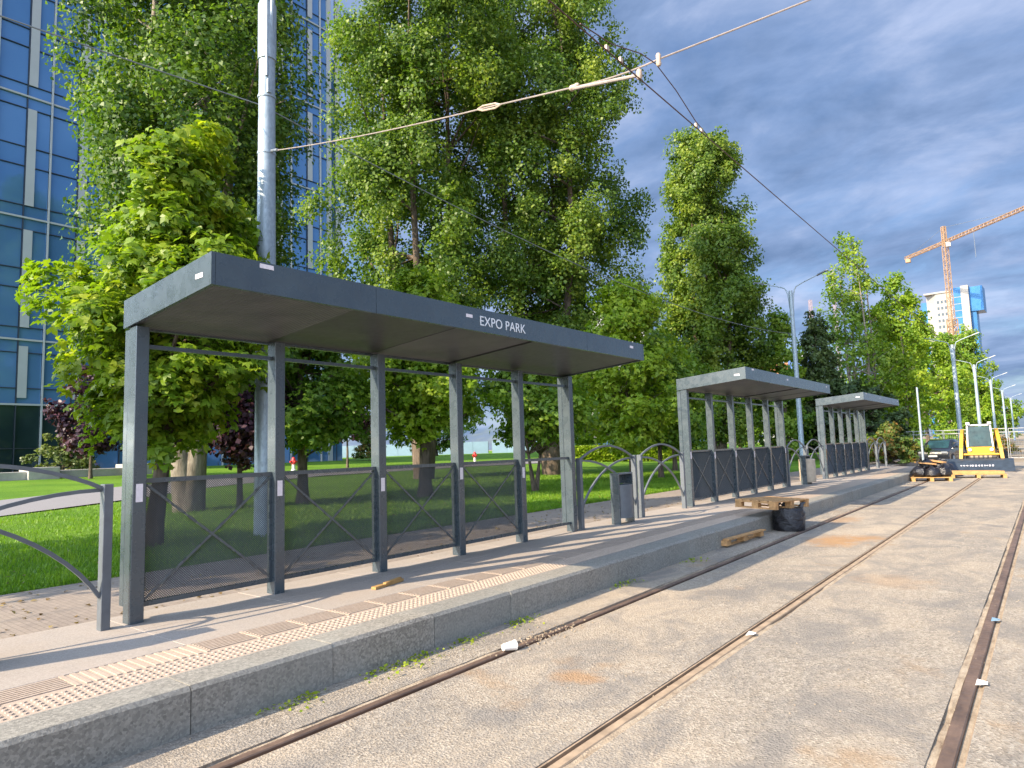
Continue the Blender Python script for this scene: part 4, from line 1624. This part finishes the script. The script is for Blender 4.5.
def film_bundle(loc, r, h, label, seed):
    rs = np.random.RandomState(seed)
    t = empty('film_bundle', loc, 0, label, 'bundle')
    v, f = [], []
    seg, nz = 40, 16
    for i in range(nz + 1):
        u = i / nz
        for k in range(seg):
            a = 2 * math.pi * k / seg
            rr_ = r * (1 - .10 * abs(2 * u - 1) ** 4) * (1 + .030 * math.sin(7 * a + 9 * u) + .022 * math.sin(13 * a - 17 * u) + rs.normal() * .010)
            v.append((rr_ * math.cos(a), rr_ * math.sin(a), h * u))
    for i in range(nz):
        for k in range(seg):
            l = (k + 1) % seg
            f.append((i * seg + k, i * seg + l, (i + 1) * seg + l, (i + 1) * seg + k))
    f.append(tuple(range(seg - 1, -1, -1)))
    f.append(tuple(range(nz * seg, (nz + 1) * seg)))
    MB().add(v, f).build('wrapped_body', M['film'], t, True)
    for a in (.4, 2.2, 3.9):
        e = MB()
        p = Vector((math.cos(a) * r * .8, math.sin(a) * r * .8, h))
        e.tube([p, p + Vector((.02, .01, .06)), p + Vector((.07, .04, .09))], [.05, .035, .01], 6)
        e.build('loose_end', M['film'], t, True)


film_bundle((-3.77, 12.62, 0), .27, .40, 'black plastic wrapped bundle under the pallet at the platform edge', 3)
make_pallet('pallet', (-4.04, 12.62, .405), R(82), 'timber pallet resting on the black bundle at the platform edge', 1.35, .75, 'wood', (R(2), R(2)))
# broken pallet lying at the kerb foot
t = empty('broken_pallet', (-3.93, 10.85, 0), R(86), 'broken piece of pallet lying at the kerb foot', 'pallet', 'timber pallets')
MB().cbox((0, 0, .12), (1.42, .10, .022)).build('deck_board', M['wood'], t)
MB().cbox((.05, .10, .018), (1.35, .10, .022), Matrix.Rotation(.04, 3, 'Z')).build('runner', M['wood'], t)
for x in (-.66, -.05, .58):
    MB().cbox((x, .03, .068), (.14, .12, .078)).build('block', M['wood'], t)
# far pallets
make_pallet('pallet', (-3.45, 28.3, 0), R(14), 'pallet loaded with black sacks at the end of the platform', 1.25, .9, 'new_wood')
make_pallet('pallet', (-2.2, 30.6, 0), R(8), 'orange-yellow pallet carrying long timber in front of the loader', 1.7, .9, 'new_wood')
t = empty('timber_bundle', (-2.35, 30.5, .15), R(8), 'long yellow timber lying on the pallet in front of the loader', 'timber')
for i in range(3):
    MB().box(-.95, .95 - .1 * i, -.35 + i * .22, -.17 + i * .22, 0, .11).build('beam', M['new_wood'], t)
rg = random.Random(8)
bags = [(-3.75, 28.1, .15, .27), (-3.35, 28.05, .15, .25), (-3.05, 28.4, .15, .28), (-3.55, 28.5, .42, .24), (-3.15, 28.75, .38, .25)]
names = ['leftmost black sack on the far pallet', 'middle front black sack on the far pallet', 'right-hand black sack on the far pallet', 'upper left sack on the far pallet', 'upper right sack on the far pallet']
for (x, y, z, r), lb in zip(bags, names):
    t = empty('sack', (x, y, z), rg.uniform(0, 6), lb, 'sack', 'sacks piled on the far pallet')
    pr = [(r * .55, 0), (r * .95, r * .25), (r, r * .6), (r * .8, r * 1.05), (r * .35, r * 1.3), (r * .14, r * 1.4)]
    b = MB().lathe(pr, seg=14)
    b.v = [(p[0] * (1 + rg.uniform(-.14, .14)), p[1] * (1 + rg.uniform(-.14, .14)), p[2] * (1 + rg.uniform(-.1, .1))) for p in b.v]
    b.build('body', M['film'] if z < .2 or x < -3.5 else M['machine_grey'], t, True)
    MB().lathe([(r * .10, r * 1.30), (r * .2, r * 1.5), (r * .12, r * 1.62)], seg=8).build('tied_neck', M['film'], t)
for x, y, z, rz, lb in ((-3.5, 28.25, .62, .5, 'short board thrown on top of the sacks, pointing left'), (-3.2, 28.5, .68, -.6, 'short board thrown on top of the sacks, pointing right')):
    o = MB().cbox((0, 0, 0), (.55, .16, .05), Matrix.Rotation(.12, 3, 'Y')).add([], []).build('short_board', M['wood'])
    o.location = (x, y, z)
    o.rotation_euler = (0, 0, rz)
    tag(o, lb, 'board')
# dark tarpaulin heap between pallet and bucket
t = empty('tarpaulin_heap', (-3.55, 31.6, 0), 0, 'low heap of dark tarpaulin between the sacks and the bucket', 'tarpaulin')
b = MB().lathe([(.75, 0), (.7, .2), (.5, .42), (.2, .55), (.05, .58)], seg=18)
b.v = [(p[0] * (1 + rg.uniform(-.1, .1)), p[1] * (1 + rg.uniform(-.1, .1)), p[2] * (1 + rg.uniform(-.15, .15))) for p in b.v]
b.build('folds', M['film'], t, True)

# orange stick on the platform
o = MB().cbox((0, 0, .014), (.055, .46, .026)).cbox((.012, .06, .036), (.035, .3, .016), Matrix.Rotation(.1, 3, 'Z')).build('wooden_stick', M['new_wood'])
o.location = (-5.32, 4.6, PZ + .002)
o.rotation_euler = (0, 0, R(12))
tag(o, 'orange wooden stick lying on the platform by the third shelter post', 'stick')
# paper cup on the rail
t = empty('paper_cup', (-3.50, 4.27, .036), R(-20), 'crushed white paper cup lying on the first rail', 'cup')
MB().lathe([(.026, -.055), (.030, -.03), (.038, .05), (.040, .055), (.036, .055)], seg=18, axis='y').build('body', M['cup'], t, True)
MB().lathe([(.0405, .053), (.0415, .057), (.0405, .061), (.037, .061)], seg=18, axis='y').build('rim', M['cup'], t, True)
# pale crumbs of mortar spilled along the rail by the cup
rs = np.random.RandomState(5)
k = MB()
for i in range(170):
    x, y = -3.53 + rs.normal() * .085, 4.75 + rs.normal() * .28
    s = rs.uniform(.003, .013)
    k.cbox((x, y, .002 + s * .3), (s, s * rs.uniform(.7, 1.5), s * .8), Matrix.Rotation(rs.uniform(0, 3), 3, 'Z'))
for i in range(500):
    x, y = rs.uniform(-4.0, 0.4), rs.uniform(1.5, 14)
    s = rs.uniform(.002, .009)
    k.cbox((x, y, .0005 + s * .3), (s, s * rs.uniform(.7, 1.5), s * .8), Matrix.Rotation(rs.uniform(0, 3), 3, 'Z'))
tag(k.build('mortar_crumbs', M['mortar']), 'pale mortar crumbs and grit scattered over the track concrete', 'grit', None, 'stuff')
# scraps stuck in the rail grooves
for x, y, mname, lb in ((-.49, 7.2, 'hoarding', 'blue scrap of plastic in the right-hand rail groove'), (-2.07, 5.7, 'cup', 'white paper scrap on the second rail'), (-.47, 5.35, 'cup', 'white paper scrap in the right-hand rail groove')):
    o = MB().add([(-.03, -.04, 0), (.035, -.03, .012), (.03, .045, .004), (-.025, .03, .016), (-.03, -.04, -.004), (.035, -.03, .008), (.03, .045, 0), (-.025, .03, .012)],
                 [(0, 1, 2, 3), (7, 6, 5, 4), (0, 4, 5, 1), (1, 5, 6, 2), (2, 6, 7, 3), (3, 7, 4, 0)]).build('litter_scrap', M[mname])
    o.location = (x, y, .008)
    tag(o, lb, 'litter')

# ------------------------------------------------------------------ distant buildings
M['wall_white'] = plain('render_white', (.46, .44, .42), .8, 0, .06, .2)
M['wall_orange'] = plain('render_orange', (.45, .17, .08), .8, 0, .1, .3)
M['wall_grey'] = plain('raw_concrete', (.30, .28, .25), .85, 0, .12, .12)
M['win_blue'] = plain('window_blue', (.06, .11, .28), .12, .3, .2, .3, .8)
M['tower_glass'] = plain('tower_glass', (.012, .12, .30), .3, .1, .25, .12, .4)
M['crane'] = plain('crane_yellow', (.31, .19, .10), .6, 0, .12, .5)
M['mast_pink'] = plain('mast_pale_red', (.36, .25, .23), .6, 0, .1, .5)


def block(parent, x0, x1, y0, y1, z0, z1, mat, name='wall'):
    return MB().box(x0, x1, y0, y1, z0, z1).build(name, mat, parent)


t = empty('apartment_block', (-80, 140, .8), R(28), 'white apartment block with small blue windows, seen between the trees', 'building')
block(t, -14, 8, 0, 16, 0, 27.5, M['wall_white'])
block(t, -6, 8, .5, 14, 27.51, 33.5, M['wall_white'], 'penthouse')
rg = random.Random(3)
for i in range(7):
    for j in range(8):
        x = -13 + i * 3.0
        z = 2.2 + j * 3.15
        wn = MB().box(x, x + 1.5, -.06, .0 - .001, z, z + 1.6).build('window', M['win_blue'], t)
for j in range(8):
    MB().box(-14.2, 8.2, -.5, -.07, 1.2 + j * 3.15, 1.6 + j * 3.15).build('balcony', M['wall_white'], t)
t = empty('orange_building', (-66, 232, 0), R(20), 'orange and white flats with glazed top storey beside the double-armed lamp pole', 'building')
block(t, -9, 8, 0, 12, 0, 21, M['wall_white'])
block(t, -9, 0, 1, 11, 21.01, 27.5, M['wall_orange'], 'orange_storey')
block(t, .01, 7, 1.5, 11, 21.01, 29, M['win_blue'], 'glazed_storey')
block(t, -9.6, 7.6, .6, 11.5, 29.01, 30, M['wall_white'], 'roof')
for i in range(5):
    for j in range(5):
        MB().box(-8 + i * 3.2, -6.2 + i * 3.2, -.05, -.001, 3 + j * 3.6, 5 + j * 3.6).build('window', M['win_blue'], t)
t = empty('tower_block', (-43.5, 495, 0), R(-2), 'unfinished grey tower with blue glass panels near the yellow crane', 'building')
prof = [(-10, -2), (-4, -7), (4.3, -7), (9, -3), (9, 10), (-10, 10)]
MB().prism(prof, 'z', 0, 89.5).build('wall', M['wall_grey'], t)
MB().box(-13.2, -10.02, -1, 9, 0, 86).build('glass_side', M['tower_glass'], t)
MB().box(4.4, 9.0, -7.6, -7.02, 20, 91.5).build('glass_panel', M['tower_glass'], t)
MB().box(9.1, 13.0, -8.6, -2, 0, 92).build('stair_core', M['wall_grey'], t)
MB().box(13.02, 19.8, -6, 8, 76, 91).build('glass_box', M['tower_glass'], t)
MB().box(13.02, 15.8, -5, 7, 0, 75.9).build('lower_glass', M['tower_glass'], t)
MB().box(-10.4, 4.2, -7.8, 10, 89.51, 90.5).build('roof', M['wall_grey'], t)
for j in range(9):
    for x in (-3.2, -1.2, .8):
        MB().box(x - .55, x + .55, -7.1, -7.01, 52 + j * 3.9, 53.7 + j * 3.9).build('window', M['glass_dark'], t)
for j in range(8):
    MB().box(4.4, 9.0, -7.66, -7.61, 56 + j * 4.2, 56.3 + j * 4.2).build('floor_band', M['wall_grey'], t)


def lattice(m, a, b, w, step, r):
    a, b = Vector(a), Vector(b)
    d = (b - a).normalized()
    s = d.orthogonal().normalized()
    if abs(d.z) < .5:
        s = d.cross(Vector((0, 0, 1))).normalized()
    u = d.cross(s)
    L = (b - a).length
    cs = [(s + u) * w / 2, (s - u) * w / 2, (-s - u) * w / 2, (u - s) * w / 2]
    for c in cs:
        m.tube([a + c, b + c], r, 4, False)
    n_ = int(L / step)
    for i in range(n_):
        p, q = a + d * (L * i / n_), a + d * (L * (i + 1) / n_)
        for k in range(4):
            c0, c1 = cs[k], cs[(k + 1) % 4]
            if i % 2:
                c0, c1 = c1, c0
            m.tube([p + c0, q + c1], r * .7, 3, False)
            m.tube([q + cs[k], q + cs[(k + 1) % 4]], r * .6, 3, False)


t = empty('tower_crane', (-36.9, 444.7, 0), 0, 'orange-yellow tower crane with long jib above the trees at the right', 'crane')
m = MB()
lattice(m, (0, 0, 0), (0, 0, 108), 2.2, 2.6, .2)
m.build('mast', M['crane'], t)
dj = Vector((57.3, -54.5, 0)).normalized()
m = MB()
lattice(m, dj * -1.5 + Vector((0, 0, 110.5)), dj * 66 + Vector((0, 0, 112)), 1.5, 2.4, .19)
m.build('jib', M['crane'], t)
m = MB()
lattice(m, dj * 1.5 + Vector((0, 0, 110.5)), dj * -31 + Vector((0, 0, 110)), 1.5, 2.4, .19)
m.build('counter_jib', M['crane'], t)
m = MB()
lattice(m, (0, 0, 108), (0, 0, 119.5), 1.6, 2.0, .26)
m.build('tower_head', M['crane'], t)
m = MB()
m.tube([Vector((0, 0, 119)), dj * 42 + Vector((0, 0, 112.6))], .10, 4)
m.tube([Vector((0, 0, 119)), dj * -26 + Vector((0, 0, 111))], .10, 4)
m.tube([dj * 20 + Vector((0, 0, 110)), dj * 20 + Vector((0, 0, 96))], .14, 4)
m.build('tie_cable', M['galv_dark'], t)
MB().cbox(dj * -29 + Vector((0, 0, 108)), (2.6, 2.6, 2.2)).build('counterweight', M['crane'], t)
MB().cbox((1.8, -1.6, 108.5), (2.2, 2.2, 2.4)).build('operator_cab', M['wall_white'], t)
m = MB()
lattice(m, (0, 0, 0), (0, 0, 66), 3.6, 3.4, .30)
m.build('climbing_frame', M['crane'], t)
for x, y, H, lb in ((-115.8, 533.8, 127, 'taller thin pale red lattice mast, left of the loose poplar'), (-130.5, 525, 105, 'shorter thin pale red lattice mast above the pointed tree')):
    m = MB()
    lattice(m, (0, 0, 0), (0, 0, H), 1.7, 3, .13)
    t = empty('lattice_mast', (x, y, 0), 0, lb, 'mast', 'distant lattice masts')
    m.build('mast', M['mast_pink'], t)
